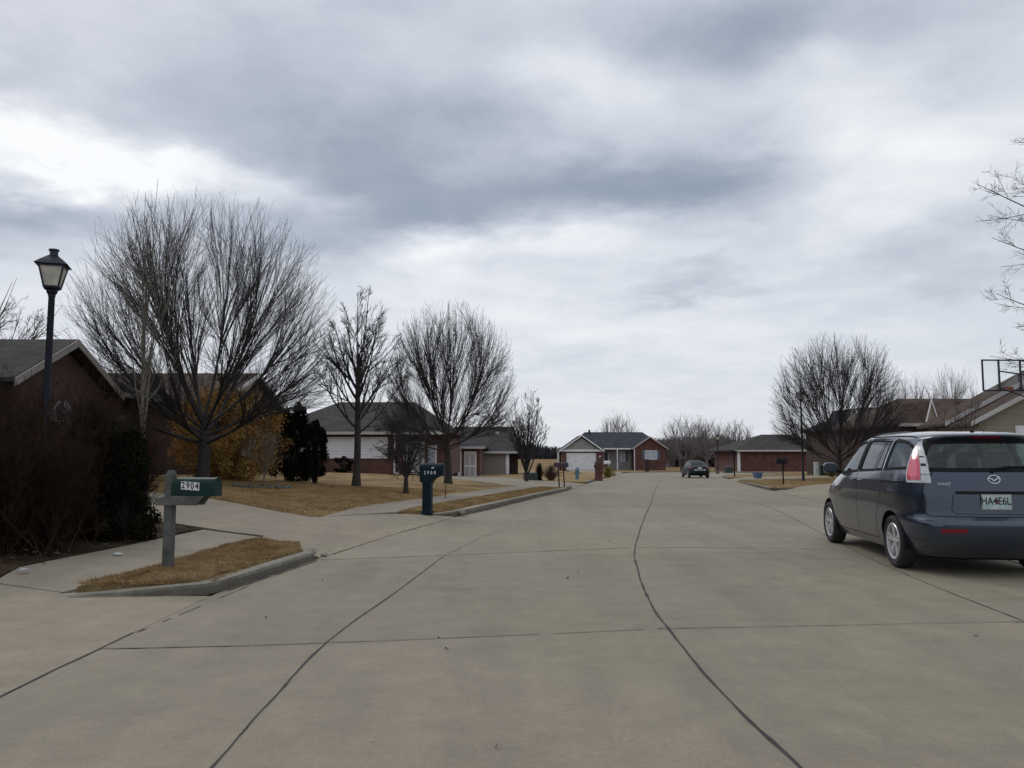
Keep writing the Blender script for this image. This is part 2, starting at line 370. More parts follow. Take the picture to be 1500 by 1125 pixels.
def fill(outer, step, inner=None):
    o = dens(outer, step); pts = list(o); n = len(o)
    edges = [(i, (i + 1) % n) for i in range(n)]
    if inner:
        q = dens(inner, step); m = len(q); edges += [(n + i, n + (i + 1) % m) for i in range(m)]; pts += q
    xs = [p[0] for p in o]; ys = [p[1] for p in o]
    x = min(xs) + step * .5
    while x < max(xs):
        y = min(ys) + step * .5
        while y < max(ys):
            if pin(o, x, y) and not (inner and pin(inner, x, y)): pts.append((x, y))
            y += step
        x += step
    r = geometry.delaunay_2d_cdt([Vector(p) for p in pts], edges, [], 0, 1e-6)
    vs = [tuple(p) for p in r[0]]; fs = []
    for f in r[2]:
        cx = sum(vs[i][0] for i in f) / len(f); cy = sum(vs[i][1] for i in f) / len(f)
        if pin(o, cx, cy) and not (inner and pin(inner, cx, cy)): fs.append(tuple(f))
    return vs, fs
def sheet(name, poly, zf, mat, step=1.0, kind='structure'):
    vs, fs = fill(poly, step)
    me = bpy.data.meshes.new(name); me.from_pydata([(x, y, zf(x, y)) for x, y in vs], [], fs)
    bm = bmesh.new(); bm.from_mesh(me)
    for f in bm.faces:
        f.smooth = True
        if f.normal.z < 0: f.normal_flip()
    be = [e for e in bm.edges if len(e.link_faces) == 1]
    for e in be: e.smooth = False
    r = bmesh.ops.extrude_edge_only(bm, edges=be)
    for v in r['geom']:
        if isinstance(v, bmesh.types.BMVert): v.co.z -= .22
    bm.to_mesh(me); bm.free(); me.materials.append(mat)
    o = link(name, me); o['kind'] = kind; return o
def textmesh(name, s, size, mat, parent, loc, rot, ext=0.0015, sx=1.0, bold=0.0):
    cu = bpy.data.curves.new(name, 'FONT'); cu.body = s; cu.size = size; cu.extrude = ext; cu.align_x = 'CENTER'; cu.align_y = 'CENTER'; cu.offset = bold
    t = bpy.data.objects.new(name, cu); col.objects.link(t)
    dg = bpy.context.evaluated_depsgraph_get(); me = bpy.data.meshes.new_from_object(t.evaluated_get(dg))
    bpy.data.objects.remove(t); me.name = name; me.materials.clear(); me.materials.append(mat)
    o = link(name, me, parent); o.location = loc; o.rotation_euler = rot; o.scale = (sx, 1, 1); return o

# ------------------------------------------------------------------ ground sheets
def basez(x, y): return zr(y) - .06 + 0.6 * sst(125, 400, y)
ys = list(range(-60, 20, 8)) + list(range(20, 130, 5)) + list(range(130, 400, 25)) + [500, 800, 1500, 3000]
xs = [-3000, -900, -300, -120] + list(range(-80, 100, 16)) + [120, 300, 900, 3000]
mb = MB(); mb.add([(x, y, basez(x, y)) for y in ys for x in xs], [(j * len(xs) + i, j * len(xs) + i + 1, (j + 1) * len(xs) + i + 1, (j + 1) * len(xs) + i) for j in range(len(ys) - 1) for i in range(len(xs) - 1)])
tag(mb.build('ground', M['field'], fix=False), kind='structure')
road = KL + BULB + KR[::-1]
sheet('road', road, lambda x, y: zr(y), M['road'], 2.5)
def off(tab, d, y): return kx(tab, y) + d
DW = 'structure'
sheet('driveway_near', [(-30,1.0),(-2.951,1.0),(-2.971,6),(-2.981,8.02),(-4.46,7.92),(-4.5,8.1),(-5.45,8.5),(-6.6,8.3),(-30,7.5)],
      lambda x, y: 0.003 + .06 * sst(0, 4, -2.95 - x) + .015 * max(0, -5 - x), M['drive'], .8)
sheet('sidewalk_near', [(-4.5,8.12),(-4.16,8.8),(-3.95,11.8),(-3.9,12.6),(-5.25,13.7),(-5.42,11),(-5.6,9.2),(-5.45,8.52)], lambda x, y: .012 + .03 * sst(0, 4, -2.95 - x) + .09 * sst(8.0, 9.4, y), M['walk'], .6)
drv2 = [(-2.60,10.9),(-2.3,12.6),(-2.04,14.2),(-1.65,16.1),(-1.27,17.9),(-2.3,17.7),(-3.9,16.2),(-5.0,17.3),(-6.4,18.8),(-7.65,20.05),(-10,21.6),(-16,23.6),(-26,25),(-26,15.5),(-9,15),(-6.5,14.6),(-5.25,13.75),(-3.9,12.65),(-3.7,11.95),(-3.05,11.6)]
sheet('driveway_second', drv2, lambda x, y: drivez(x, y) + .004, M['drive'], .8)
# raised grass islands and lawns
isl = [(-4.30,8.02),(-3.13,8.17),(-2.98,9.45),(-2.80,10.75),(-3.02,11.5),(-3.7,11.9),(-3.92,11.7),(-4.12,8.8)]
def islz(x, y):
    return .10 + .035 * sst(0, 1, (x + 4.4) * 1.2) * sst(7.9, 8.6, y) + .014 * math.sin(x * 9 + y * 3) * math.sin(y * 5) + .025 * sst(0, .5, (-2.95 - x)) * sst(0, .4, x + 4.3)
sheet('verge_near', isl, islz, M['island'], .15)
sw = lambda y: kx(KL, y) - 1.45
sw2 = lambda y: kx(KL, y) - 2.75
Ys = [18.6, 20.8, 24, 28, 32, 35.2]
strip = [(-1.50, 18.15)] + [(kx(KL, y) - .16, y) for y in Ys[1:-1]] + [(2.30, 34.7), (1.3, 35.0)] + [(sw(y), y) for y in (34, 30, 26, 22, 19.5)] + [(-2.5, 17.95)]
sheet('verge_second', strip, lambda x, y: zr(y) + .125 + .01 * math.sin(x * 5 + y * 2), M['lawn'], .4)
walk2 = [(-2.55, 17.9)] + [(sw(y) - .004, y) for y in (19.5, 22, 26, 30, 34)] + [(1.25, 35.6), (.25, 36)] + [(sw2(y), y) for y in (34, 30, 26, 22, 19)] + [(-3.85, 16.25)]
sheet('sidewalk_second', walk2, lambda x, y: drivez(x, y) + .006, M['walk'], .8)
lawnA = [(-3.9,16.2),(-5.0,17.3),(-6.4,18.8),(-7.65,20.05),(-10,21.6),(-16,23.6),(-26,25),(-70,27),(-70,60),(-14,58),(-6,50),(-3.0,42.5),(.18,36)] + [(sw2(y) - .005, y) for y in (34, 30, 26, 22, 19)]
sheet('lawn_second', lawnA, lambda x, y: lawnz(x, y) + .012 * math.sin(x * 2.1) * math.sin(y * 1.7), M['lawn'], 1.2)
drv3 = [(.22,36.02),(1.27,35.65),(2.35,34.9),(2.55,35),(3.4,40.3),(4.05,44.2),(2.6,45.2),(.2,49),(-2.6,58),(-6,60.5),(-8,60),(-6,50.05),(-2.98,42.55)]
sheet('driveway_third', drv3, lambda x, y: drivez(x, y) + .008, M['drive'], 1.2)
lawnB = [(4.1,44.6),(4.95,49.5),(5.75,54.4),(7.8,65),(9.6,74),(8.6,80),(7.2,90),(6.0,112),(2,116),(-70,118),(-70,60.1),(-8,60.1),(-5.9,60.7),(-2.5,58.1),(.3,49.1),(2.65,45.3)]
sheet('lawn_third', lawnB, lambda x, y: lawnz(x, y) - .002, M['lawn'], 3)
drv4 = [(9.62,74.02),(11.2,83),(12.4,89.5),(13.1,112.5),(8,112.5),(7.25,90),(8.65,80)]
sheet('driveway_far', drv4, lambda x, y: zr(y) + .10 * sst(75, 90, y) , M['drive'], 3)
lawnC = [(12.5,90.2),(15.4,96.3),(20,98.9),(25.3,97.3),(28.8,91),(28.8,84),(25.2,76.6),(20.6,72.1),(18,67.9),(17.4,65),(30,66),(110,75),(110,125),(13.15,125),(13.15,112)]
sheet('lawn_far', lawnC, lambda x, y: zr(y) + .09, M['field'], 4)
# right hand side
drvR = [(6.0,-29.9),(6.1,8),(6.6,11),(7.7,17.5),(8.9,22.4),(11.05,33.6),(12.6,35.3),(15.2,38.6),(22,41.5),(32,43),(34,-10),(30,-30)]
sheet('driveway_right', drvR, lambda x, y: drivez(x, y) + .004, M['drive'], 1.6)
lawnR = [(11.3,34.1),(12.25,39.5),(14.1,49.9),(16,50.6),(24,52.4),(40,55),(60,58),(60,40),(32,43.02),(22,41.52),(15.2,38.62),(12.7,35.5)]
sheet('lawn_right', lawnR, lambda x, y: lawnz(x, y), M['lawn'], 1.6)
drvR2 = [(14.1,50),(15.5,57.5),(17,58.2),(26,62),(44,70),(60,70),(60,58.1),(40,55.1),(24,52.5),(16,50.7)]
sheet('driveway_right_far', drvR2, lambda x, y: drivez(x, y) + .006, M['drive'], 2)
lawnR3 = [(15.55,57.6),(16.3,61.5),(17.4,64.9),(30,65.9),(110,74.9),(110,60),(60,70.02),(44,70.02),(26,62.05),(17,58.3)]
sheet('lawn_right_far', lawnR3, lambda x, y: lawnz(x, y), M['lawn'], 3)
mulchbed = [(-5.62,9.25),(-5.44,11),(-5.27,13.7),(-6.5,14.55),(-9,14.95),(-30,15.4),(-30,7.55),(-6.6,8.35),(-5.5,8.56)]
sheet('planting_bed', mulchbed, lambda x, y: .075 + .06 * sst(8.2, 9.6, y) + .03 * math.sin(3 * x + 1) * math.sin(2.3 * y) + .05 * min(3, max(0, -5.6 - x)) - .13 * 0, M['mulch'], .35)

# kerbs: swept rounded section
def kerb(name, pts, hs, side=-1, w=.16):
    P = []
    pts2 = []; hh = []
    for i in range(len(pts) - 1):
        a = Vector(pts[i]); b = Vector(pts[i + 1]); n = max(1, int((b - a).length / .8))
        for k in range(n):
            pts2.append(a.lerp(b, k / n)); hh.append(hs[i] + (hs[i + 1] - hs[i]) * k / n)
    pts2.append(Vector(pts[-1])); hh.append(hs[-1])
    sec = [(0, -.05), (0.008, .6), (.02, .86), (.045, .98), (.08, 1.0), (w - .02, 1.0), (w, .9), (w, -.5)]
    mb = MB(); k = len(sec)
    vs = []
    for i, p in enumerate(pts2):
        t = (pts2[min(i + 1, len(pts2) - 1)] - pts2[max(0, i - 1)]).normalized(); nrm = Vector((-t.y, t.x)) * (-side)
        for o, h in sec:
            q = p + nrm * o + nrm * random.uniform(-.003, .003)
            vs.append((q.x, q.y, zr(q.y) + h * hh[i] + .004))
    fs = [(i * k + j, i * k + j + 1, (i + 1) * k + j + 1, (i + 1) * k + j) for i in range(len(pts2) - 1) for j in range(k - 1)]
    fs += [tuple(range(k)), tuple(range(len(vs) - 1, len(vs) - 1 - k, -1))]
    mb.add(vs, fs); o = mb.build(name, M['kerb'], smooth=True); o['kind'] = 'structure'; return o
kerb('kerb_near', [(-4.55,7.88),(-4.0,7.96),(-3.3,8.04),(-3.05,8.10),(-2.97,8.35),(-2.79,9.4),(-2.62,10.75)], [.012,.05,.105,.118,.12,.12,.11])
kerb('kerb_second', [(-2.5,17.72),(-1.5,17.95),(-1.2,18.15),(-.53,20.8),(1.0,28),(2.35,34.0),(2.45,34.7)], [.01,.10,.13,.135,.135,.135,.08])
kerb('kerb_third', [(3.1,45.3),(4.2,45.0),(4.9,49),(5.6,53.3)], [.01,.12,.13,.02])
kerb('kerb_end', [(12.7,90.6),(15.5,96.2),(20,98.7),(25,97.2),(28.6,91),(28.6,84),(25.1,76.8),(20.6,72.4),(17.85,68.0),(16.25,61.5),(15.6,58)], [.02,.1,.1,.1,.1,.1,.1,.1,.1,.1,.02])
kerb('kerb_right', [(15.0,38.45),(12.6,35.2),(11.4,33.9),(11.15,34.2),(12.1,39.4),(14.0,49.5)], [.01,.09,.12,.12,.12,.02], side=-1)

# joints and cracks in the slabs: thin ribbons lying on the concrete
def ribbon(pts, w, jit=.01, step=.12, zf=None, gap=0, seed=0):
    rnd = random.Random(seed); Pp = []
    for i in range(len(pts) - 1):
        a = Vector(pts[i]); b = Vector(pts[i + 1]); n = max(1, int((b - a).length / step))
        for k in range(n): Pp.append(a.lerp(b, k / n))
    Pp.append(Vector(pts[-1])); vs = []; fs = []; o = 0.0
    for i, p in enumerate(Pp):
        t = (Pp[min(i + 1, len(Pp) - 1)] - Pp[max(0, i - 1)]).normalized(); n = Vector((-t.y, t.x))
        o = o * .8 + rnd.uniform(-jit, jit) * .5
        ww = w * rnd.uniform(.5, 1.3) * (1.7 if rnd.random() < .04 else 1)
        for s in (-1, 1):
            q = p + n * (o + s * ww / 2); vs.append((q.x, q.y, (zf(q.x, q.y) if zf else zr(q.y)) + .0045))
        if i and not (gap and rnd.random() < gap): fs.append((2 * i - 2, 2 * i - 1, 2 * i + 1, 2 * i))
    return vs, fs
def smoothline(pts, n=8):
    out = []
    P = [Vector(p) for p in pts]; P = [P[0] * 2 - P[1]] + P + [P[-1] * 2 - P[-2]]
    for i in range(1, len(P) - 2):
        for k in range(n):
            t = k / n; a, b, c, d = P[i - 1], P[i], P[i + 1], P[i + 2]
            out.append(tuple(.5 * ((2 * b) + (c - a) * t + (2 * a - 5 * b + 4 * c - d) * t * t + (3 * b - a - 3 * c + d) * t ** 3)))
    out.append(tuple(P[-2])); return out
def joint(name, lines, mat):
    mb = MB()
    for args in lines: mb.add(*ribbon(*args[0:1], **args[1]))
    return tag(mb.build(name, mat, fix=False), kind='structure')
C_ = smoothline([(1.31,-3),(1.31,0),(1.31,2),(1.30,3.5),(1.23,4.64),(1.25,6.34),(1.33,7.96),(1.56,10.1),(1.87,12.23),(2.86,17.46),(3.85,22.4),(6.05,34),(8.0,44),(12.0,64.2),(15,80)])
joint('pavement_joint_centre', [(C_, dict(w=.019, jit=.009, seed=1))], M['joint'])
joint('pavement_joint_left', [(smoothline([(-1.34,-3),(-1.34,0),(-1.34,2),(-1.34,3.5),(-1.37,4.64),(-1.38,6.12),(-1.22,7.9),(-.92,11.2)]), dict(w=.014, jit=.008, seed=2)),
      (smoothline([(-.92,11.2),(-.5,13.6),(.3,17),(1.3,22)]), dict(w=.008, gap=.5, seed=3))], M['joint'])
joint('pavement_joint_right', [(smoothline([(4.2,-3),(4.2,0),(4.2,3),(4.24,6.0),(4.62,9.65),(5.19,12.79),(6.3,18.4),(7.3,24)]), dict(w=.011, jit=.008, seed=4))], M['joint'])
joint('gutter_joint', [(smoothline([(-2.95,-3),(-2.95,0),(-2.95,3),(-2.96,4.74),(-2.97,6.4)]), dict(w=.018, jit=.012, seed=5)), (smoothline([(-2.95,6.4),(-2.8,8.6)]), dict(w=.011, jit=.01, gap=.3, seed=15)),
      (smoothline([(-2.5,11.3),(-2.04,14.2),(-1.42,16.8)]), dict(w=.018, jit=.012, gap=.25, seed=6))], M['joint'])
joint('pavement_joint_cross', [([(-2.97,5.88),(-1.85,5.99)], dict(w=.016, jit=.01, seed=7)), ([(-2.54,10.72),(-.9,11.18),(1.85,12.15),(3.0,12.1)], dict(w=.02, jit=.012, gap=.05, seed=8)), ([(3.0,12.1),(4.9,11.9)], dict(w=.02, gap=.3, seed=18)),
      ([(1.9,6.6),(4.3,6.82)], dict(w=.009, seed=9))], M['joint'])
joint('pavement_joint_faint', [([(-1.85,5.99),(-1.02,6.12),(1.29,6.56),(1.9,6.6)], dict(w=.013, gap=.03, seed=10)), ([(-2.95,1.6),(6.1,2.2)], dict(w=.01, gap=.2, seed=11)), ([(-1.8,15.7),(2.3,17.1),(7.5,16.8)], dict(w=.012, gap=.3, seed=12)),
      ([(-.4,21.2),(3.9,22.3),(8.7,22)], dict(w=.014, gap=.2, seed=13)), ([(.7,27),(5,27.6),(9.7,27)], dict(w=.014, gap=.2, seed=14)),
      ([(-3.9,12.62),(-5.25,13.72)], dict(w=.006, zf=lambda x, y: .13, seed=16)), ([(-5.2,10.9),(-4.05,10.7)], dict(w=.012, zf=lambda x, y: .126, seed=17)),
      ([(4.2,6.8),(9.5,6.6),(16,6.5)], dict(w=.011, zf=lambda x, y: drivez(x, y) + .004 if x > 6.05 else 0, seed=19))], M['jointpale'])
joint('gutter_dirt', [([(-2.93,8.35),(-2.74,9.4),(-2.56,10.8)], dict(w=.05, jit=.03, gap=.15, seed=31)), ([(-1.17,18.3),(-.48,20.8),(1.05,28),(2.45,34.5)], dict(w=.07, jit=.04, gap=.2, seed=32)), ([(-4.3,7.86),(-3.3,8.0),(-3.0,8.1)], dict(w=.025, jit=.015, gap=.2, seed=33, zf=lambda x, y: .003 + .06 * sst(0, 4, -2.95 - x)))], M['gutterdirt'])
# broken kerb pieces
rk = MB()
rnd = random.Random(3)
def pebble(mb, c, r, seed):
    rr = random.Random(seed); bm = bmesh.new(); bmesh.ops.create_icosphere(bm, subdivisions=2, radius=1)
    for v in bm.verts:
        k = rr.uniform(.75, 1.15); v.co = Vector((v.co.x * r[0] * k, v.co.y * r[1] * k, v.co.z * r[2] * k)) + Vector(c)
    mb.add([tuple(v.co) for v in bm.verts], [tuple(v.index for v in f.verts) for f in bm.faces]); bm.free()
def chunk(name, c, r, seed, label, cat, mat=M['rubble'], group=None):
    mb = MB(); pebble(mb, (0, 0, 0), r, seed); o = mb.build(name, mat); o.location = c; return tag(o, label, cat, group)
chunk('concrete_chunk', (-2.70,10.88,.09), (.07,.10,.05), 1, 'broken pale concrete lump at the far end of the near kerb', 'concrete chunk')
chunk('concrete_chunk', (-2.58,11.1,.02), (.05,.08,.03), 2, 'smaller cracked concrete piece on the gutter behind the broken kerb end', 'concrete chunk')
chunk('concrete_chunk', (-1.14,18.2,.09), (.08,.10,.06), 5, 'white chipped lump on the nose of the second kerb', 'concrete chunk')
chunk('kerb_stone', (2.50,34.95,-.05), (.14,.12,.08), 6, 'rough end stone of the kerb before the twin mailboxes', 'kerb stone')

# ------------------------------------------------------------------ grass blades (stuff)
def blades(name, poly, zf, n, h, seed, mat, w=.004, lean=.8, kind='stuff'):
    rg = np.random.default_rng(seed)
    xs_ = [p[0] for p in poly]; ys_ = [p[1] for p in poly]
    pts = []
    while len(pts) < n:
        x = rg.uniform(min(xs_), max(xs_)); y = rg.uniform(min(ys_), max(ys_))
        if pin(poly, x, y) and (math.sin(x * 7.3 + 2 * math.sin(y * 4)) * math.sin(y * 6.1 + x) > -.75 or rg.random() < .4): pts.append((x, y, zf(x, y)))
    P = np.array(pts); a = rg.uniform(0, 2 * np.pi, n); hh = rg.uniform(.4, 1.0, n) * h; ln = rg.uniform(.2, 1.0, n) * lean
    d = np.stack([np.cos(a) * ln, np.sin(a) * ln, np.ones(n)], 1); d /= np.linalg.norm(d, axis=1)[:, None]
    b = rg.uniform(0, 2 * np.pi, n); s = np.stack([np.cos(b), np.sin(b), np.zeros(n)], 1) * w
    V = np.empty((n, 3, 3)); V[:, 0] = P - s; V[:, 1] = P + s; V[:, 2] = P + d * hh[:, None]
    V[:, :2, 2] -= .01
    o = npmesh(name, V.reshape(-1, 3), np.arange(n * 3).reshape(n, 3), mat); o['kind'] = kind; return o
blades('dry_grass', isl, islz, 26000, .05, 1, M['blade'], .0035, 1.6)
blades('dry_grass', strip, lambda x, y: zr(y) + .125, 30000, .05, 2, M['blade'], .006, 1.4)
near_lawn = [(-3.95,16.3),(-5.0,17.4),(-6.4,18.9),(-7.65,20.15),(-12,22.6),(-14,30),(-2,30)] + [(sw2(y) - .03, y) for y in (26, 22, 19)]
blades('dry_grass', near_lawn, lawnz, 90000, .055, 3, M['blade'], .007, 1.4)
blades('dry_grass', [(11.4,34.3),(12.3,39.3),(14,49.5),(24,52),(22,41.7),(15.2,38.8),(12.8,35.7)], lawnz, 20000, .05, 4, M['blade'], .01, 1.3)
def edge_band(line, w):
    P = [Vector(p) for p in line]; Lf = []; Rt = []
    for i, p in enumerate(P):
        t = (P[min(i + 1, len(P) - 1)] - P[max(0, i - 1)]).normalized(); n = Vector((-t.y, t.x)); Lf.append(tuple(p + n * w)); Rt.append(tuple(p - n * w))
    return Lf + Rt[::-1]
blades('dry_grass', edge_band([(-4.25,8.03),(-3.3,8.14),(-3.05,8.25),(-2.97,9.4),(-2.81,10.7),(-3.1,11.5),(-3.7,11.88),(-4.1,8.9),(-4.3,8.1)], .035), lambda x, y: .118, 5000, .06, 11, M['blade'], .004, 2.2)
blades('dry_grass', edge_band([(-4.0,16.25),(-5.0,17.35),(-6.4,18.85),(-7.65,20.1),(-10,21.65),(-14,23)], .05), lambda x, y: lawnz(x, y), 6000, .07, 12, M['blade'], .008, 2.0)
blades('dry_grass', edge_band([(-1.4,18.25),(-.70,20.8),(.83,28),(2.3,34.5)], .05), lambda x, y: zr(y) + .12, 5000, .06, 13, M['blade'], .008, 2.0)
# leaf litter under the hedge and a few on the road
def litter(name, regions, n, seed, mat, size=.03):
    rg = random.Random(seed); mb = MB(); k = 0
    while k < n:
        reg, zf = rg.choice(regions); x = rg.uniform(min(p[0] for p in reg), max(p[0] for p in reg)); y = rg.uniform(min(p[1] for p in reg), max(p[1] for p in reg))
        if not pin(reg, x, y): continue
        k += 1; a = rg.uniform(0, 6.28); s = size * rg.uniform(.5, 1.2); z = zf(x, y) + .008
        c, d = math.cos(a) * s, math.sin(a) * s
        mb.add([(x - c, y - d, z), (x + d * .5, y - c * .5, z + rg.uniform(0, .02)), (x + c, y + d, z + rg.uniform(0, .012)), (x - d * .5, y + c * .5, z + rg.uniform(0, .02))], [(0, 1, 2, 3)])
    o = mb.build(name, mat, fix=False); o['kind'] = 'stuff'; return o
litter('leaf_litter', [([(-5.5,8.6),(-5.3,13.5),(-9,14.6),(-13,14.5),(-13,8.2),(-6.6,8.3)], lambda x, y: .17 + .05 * min(3, max(0, -5.6 - x)))], 2600, 5, M['leafbrown'], .035)
litter('road_debris', [([(-2.9,3.5),(4,3.5),(6,20),(-1,17)], lambda x, y: zr(y) - .003), ([(-2.75,9),(-2.5,11),(-1.2,17),(-2.3,17),(-2.75,12)], lambda x, y: zr(y)+.01)], 46, 9, M['leafbrown'], .02)

# ------------------------------------------------------------------ trees
def norm(v): return v / np.maximum(np.linalg.norm(v, axis=-1, keepdims=True), 1e-9)
def tubes(P, Rr, sides):
    """P (n,k,3) centre lines, Rr (n,k) radii"""
    n, k, _ = P.shape
    T = norm(np.gradient(P, axis=1)); B = np.cross(T[:, 0], T[:, -1])
    bad = np.linalg.norm(B, axis=1) < 1e-3
    alt = np.cross(T[:, 0], np.array([.31, .77, .55])); B[bad] = alt[bad]; B = norm(B)[:, None, :]
    U = norm(B - T * np.sum(B * T, axis=2, keepdims=True)); W = np.cross(T, U)
    a = np.arange(sides) * 2 * np.pi / sides
    V = P[:, :, None, :] + (U[:, :, None, :] * np.cos(a)[None, None, :, None] + W[:, :, None, :] * np.sin(a)[None, None, :, None]) * Rr[:, :, None, None]
    idx = np.arange(n * k * sides).reshape(n, k, sides)
    a0 = idx[:, :-1]; a1 = idx[:, 1:]
    Fq = np.stack([a0, np.roll(a0, -1, 2), np.roll(a1, -1, 2), a1], -1).reshape(-1, 4)
    return V.reshape(-1, 3), Fq
def bez(S, Cc, E, k):
    t = np.linspace(0, 1, k)[None, :, None]
    return (1 - t) ** 2 * S[:, None] + 2 * t * (1 - t) * Cc[:, None] + t ** 2 * E[:, None]
def combine(parts):
    Vs = []; Fs = []; o = 0
    for V, Fq in parts: Vs.append(V); Fs.append(Fq + o); o += len(V)
    return np.concatenate(Vs), np.concatenate(Fs)
def grow(rg, P, Rr, m, tmin, tmax, lenf, ang, up, rfac, rmin, k, lmin=.1, outward=.0, jit=.0):
    """children of every parent centre line"""
    n, kp, _ = P.shape
    idx = np.repeat(np.arange(n), m); t = rg.uniform(tmin, tmax, n * m); f = t * (kp - 1); i0 = np.minimum(f.astype(int), kp - 2); fr = (f - i0)[:, None]
    S = P[idx, i0] * (1 - fr) + P[idx, i0 + 1] * fr; r = Rr[idx, i0] * (1 - fr[:, 0]) + Rr[idx, i0 + 1] * fr[:, 0]
    T = norm(P[idx, i0 + 1] - P[idx, i0]); L_ = np.linalg.norm(P[:, -1] - P[:, 0], axis=1)[idx]
    rnd = norm(rg.normal(size=S.shape)); rnd = norm(rnd - T * np.sum(rnd * T, 1, keepdims=True))
    radial = S.copy(); radial[:, 2] = 0; radial = norm(radial)
    rnd = norm(rnd + radial * outward)
    A = rg.uniform(ang[0], ang[1], len(S))[:, None]
    D = T * np.cos(A) + rnd * np.sin(A)
    ln = np.maximum(lmin, L_ * (1.08 - t) * lenf * rg.uniform(.6, 1.15, len(S)))[:, None]
    Cc = S + D * ln * .5; D2 = norm(D + np.array([0, 0, up])); E = Cc + D2 * ln * .55 + rg.normal(size=S.shape) * ln * jit
    Pn = bez(S, Cc, E, k); rs = np.maximum(rmin, r * rfac)[:, None]
    Rn = rs * (1 - .62 * np.linspace(0, 1, k))[None, :]; Rn = np.maximum(Rn, rmin * .6)
    return Pn, Rn
def bare_tree(name, loc, H, W, hf, r0, seed, label, cat='tree', group=None, leaders=20, counts=(9, 7, 5), zc=.45, mats=None, tip=.006, lean=0, low=78, up=(.5, .4, .35), ang=(R(18), R(42)), jit=.03, top=1.0, trunk_h=None, parent=None, rz=0, share=.42, lf=(.62,.55,.5)):
    rg = np.random.default_rng(seed); mats = mats or (M['bark'], M['twig'])
    t = empty(name, loc, rz, label, cat, group)
    th = trunk_h or hf + (H - hf) * .22
    k = 9; zz = np.linspace(0, th, k); P = np.zeros((1, k, 3)); P[0, :, 2] = zz - .08
    P[0, :, 0] = lean * zz / H + .03 * np.sin(zz * 1.7 + seed) * W / 8; P[0, :, 1] = .03 * np.cos(zz * 1.3 + seed) * W / 8
    rr = r0 * (1 + .45 * np.exp(-zz / (.18 * max(1, r0 * 6))) - .3 * zz / th); rr[-1] *= .7
    rr = np.where(zz > hf, rr * (1 - .35 * (zz - hf) / max(.01, th - hf)), rr)
    V, Fq = tubes(P, rr[None], 12)
    tr = npmesh('trunk', V, Fq, mats[0], t, True)
    n = leaders; ph = np.arange(n) * 2.39996 + rg.uniform(-.4, .4, n); u = (np.arange(n) + .5) / n
    th_ = R(low) * u ** .62 + rg.uniform(-.06, .06, n)
    z0 = zc * H; a = W / 2
    E = np.stack([a * np.sin(th_) * np.cos(ph), a * np.sin(th_) * np.sin(ph), z0 + (H * top - z0) * np.cos(th_)], 1) * rg.uniform(.9, 1.03, (n, 1))
    sz = hf + (th - hf) * (1 - u) * rg.uniform(.7, 1, n); S = np.stack([np.interp(sz, zz, P[0, :, 0]), np.interp(sz, zz, P[0, :, 1]), sz - .08], 1)
    D = E - S; Cc = S + D * np.array([.62, .62, .34]) * rg.uniform(.85, 1.1, (n, 1))
    P0 = bez(S, Cc, E, 9); P0[:, 1:] += np.cumsum(rg.normal(size=(n, 8, 3)) * .012 * H / 9, axis=1)
    R0 = (r0 * share * rg.uniform(.75, 1.1, n))[:, None] * (1 - .9 * np.linspace(0, 1, 9) ** .8)[None]; R0 = np.maximum(R0, tip)
    parts = [tubes(P0, R0, 6)]
    P1, R1 = grow(rg, P0, R0, counts[0], .12, .93, lf[0], ang, up[0], .62, tip, 6, .3, .25, jit); parts.append(tubes(P1, R1, 4))
    if counts[1]:
        P2, R2 = grow(rg, P1, R1, counts[1], .12, .97, lf[1], ang, up[1], .6, tip, 5, .22, .15, jit); parts.append(tubes(P2, R2, 3))
        if counts[2]:
            P3, R3 = grow(rg, P2, R2, counts[2], .1, 1.0, lf[2], ang, up[2], .6, tip, 4, .14, .1, jit); parts.append(tubes(P3, R3, 3))
    V, Fq = combine(parts)
    npmesh('crown', V, Fq, mats[1], t, True)
    return t
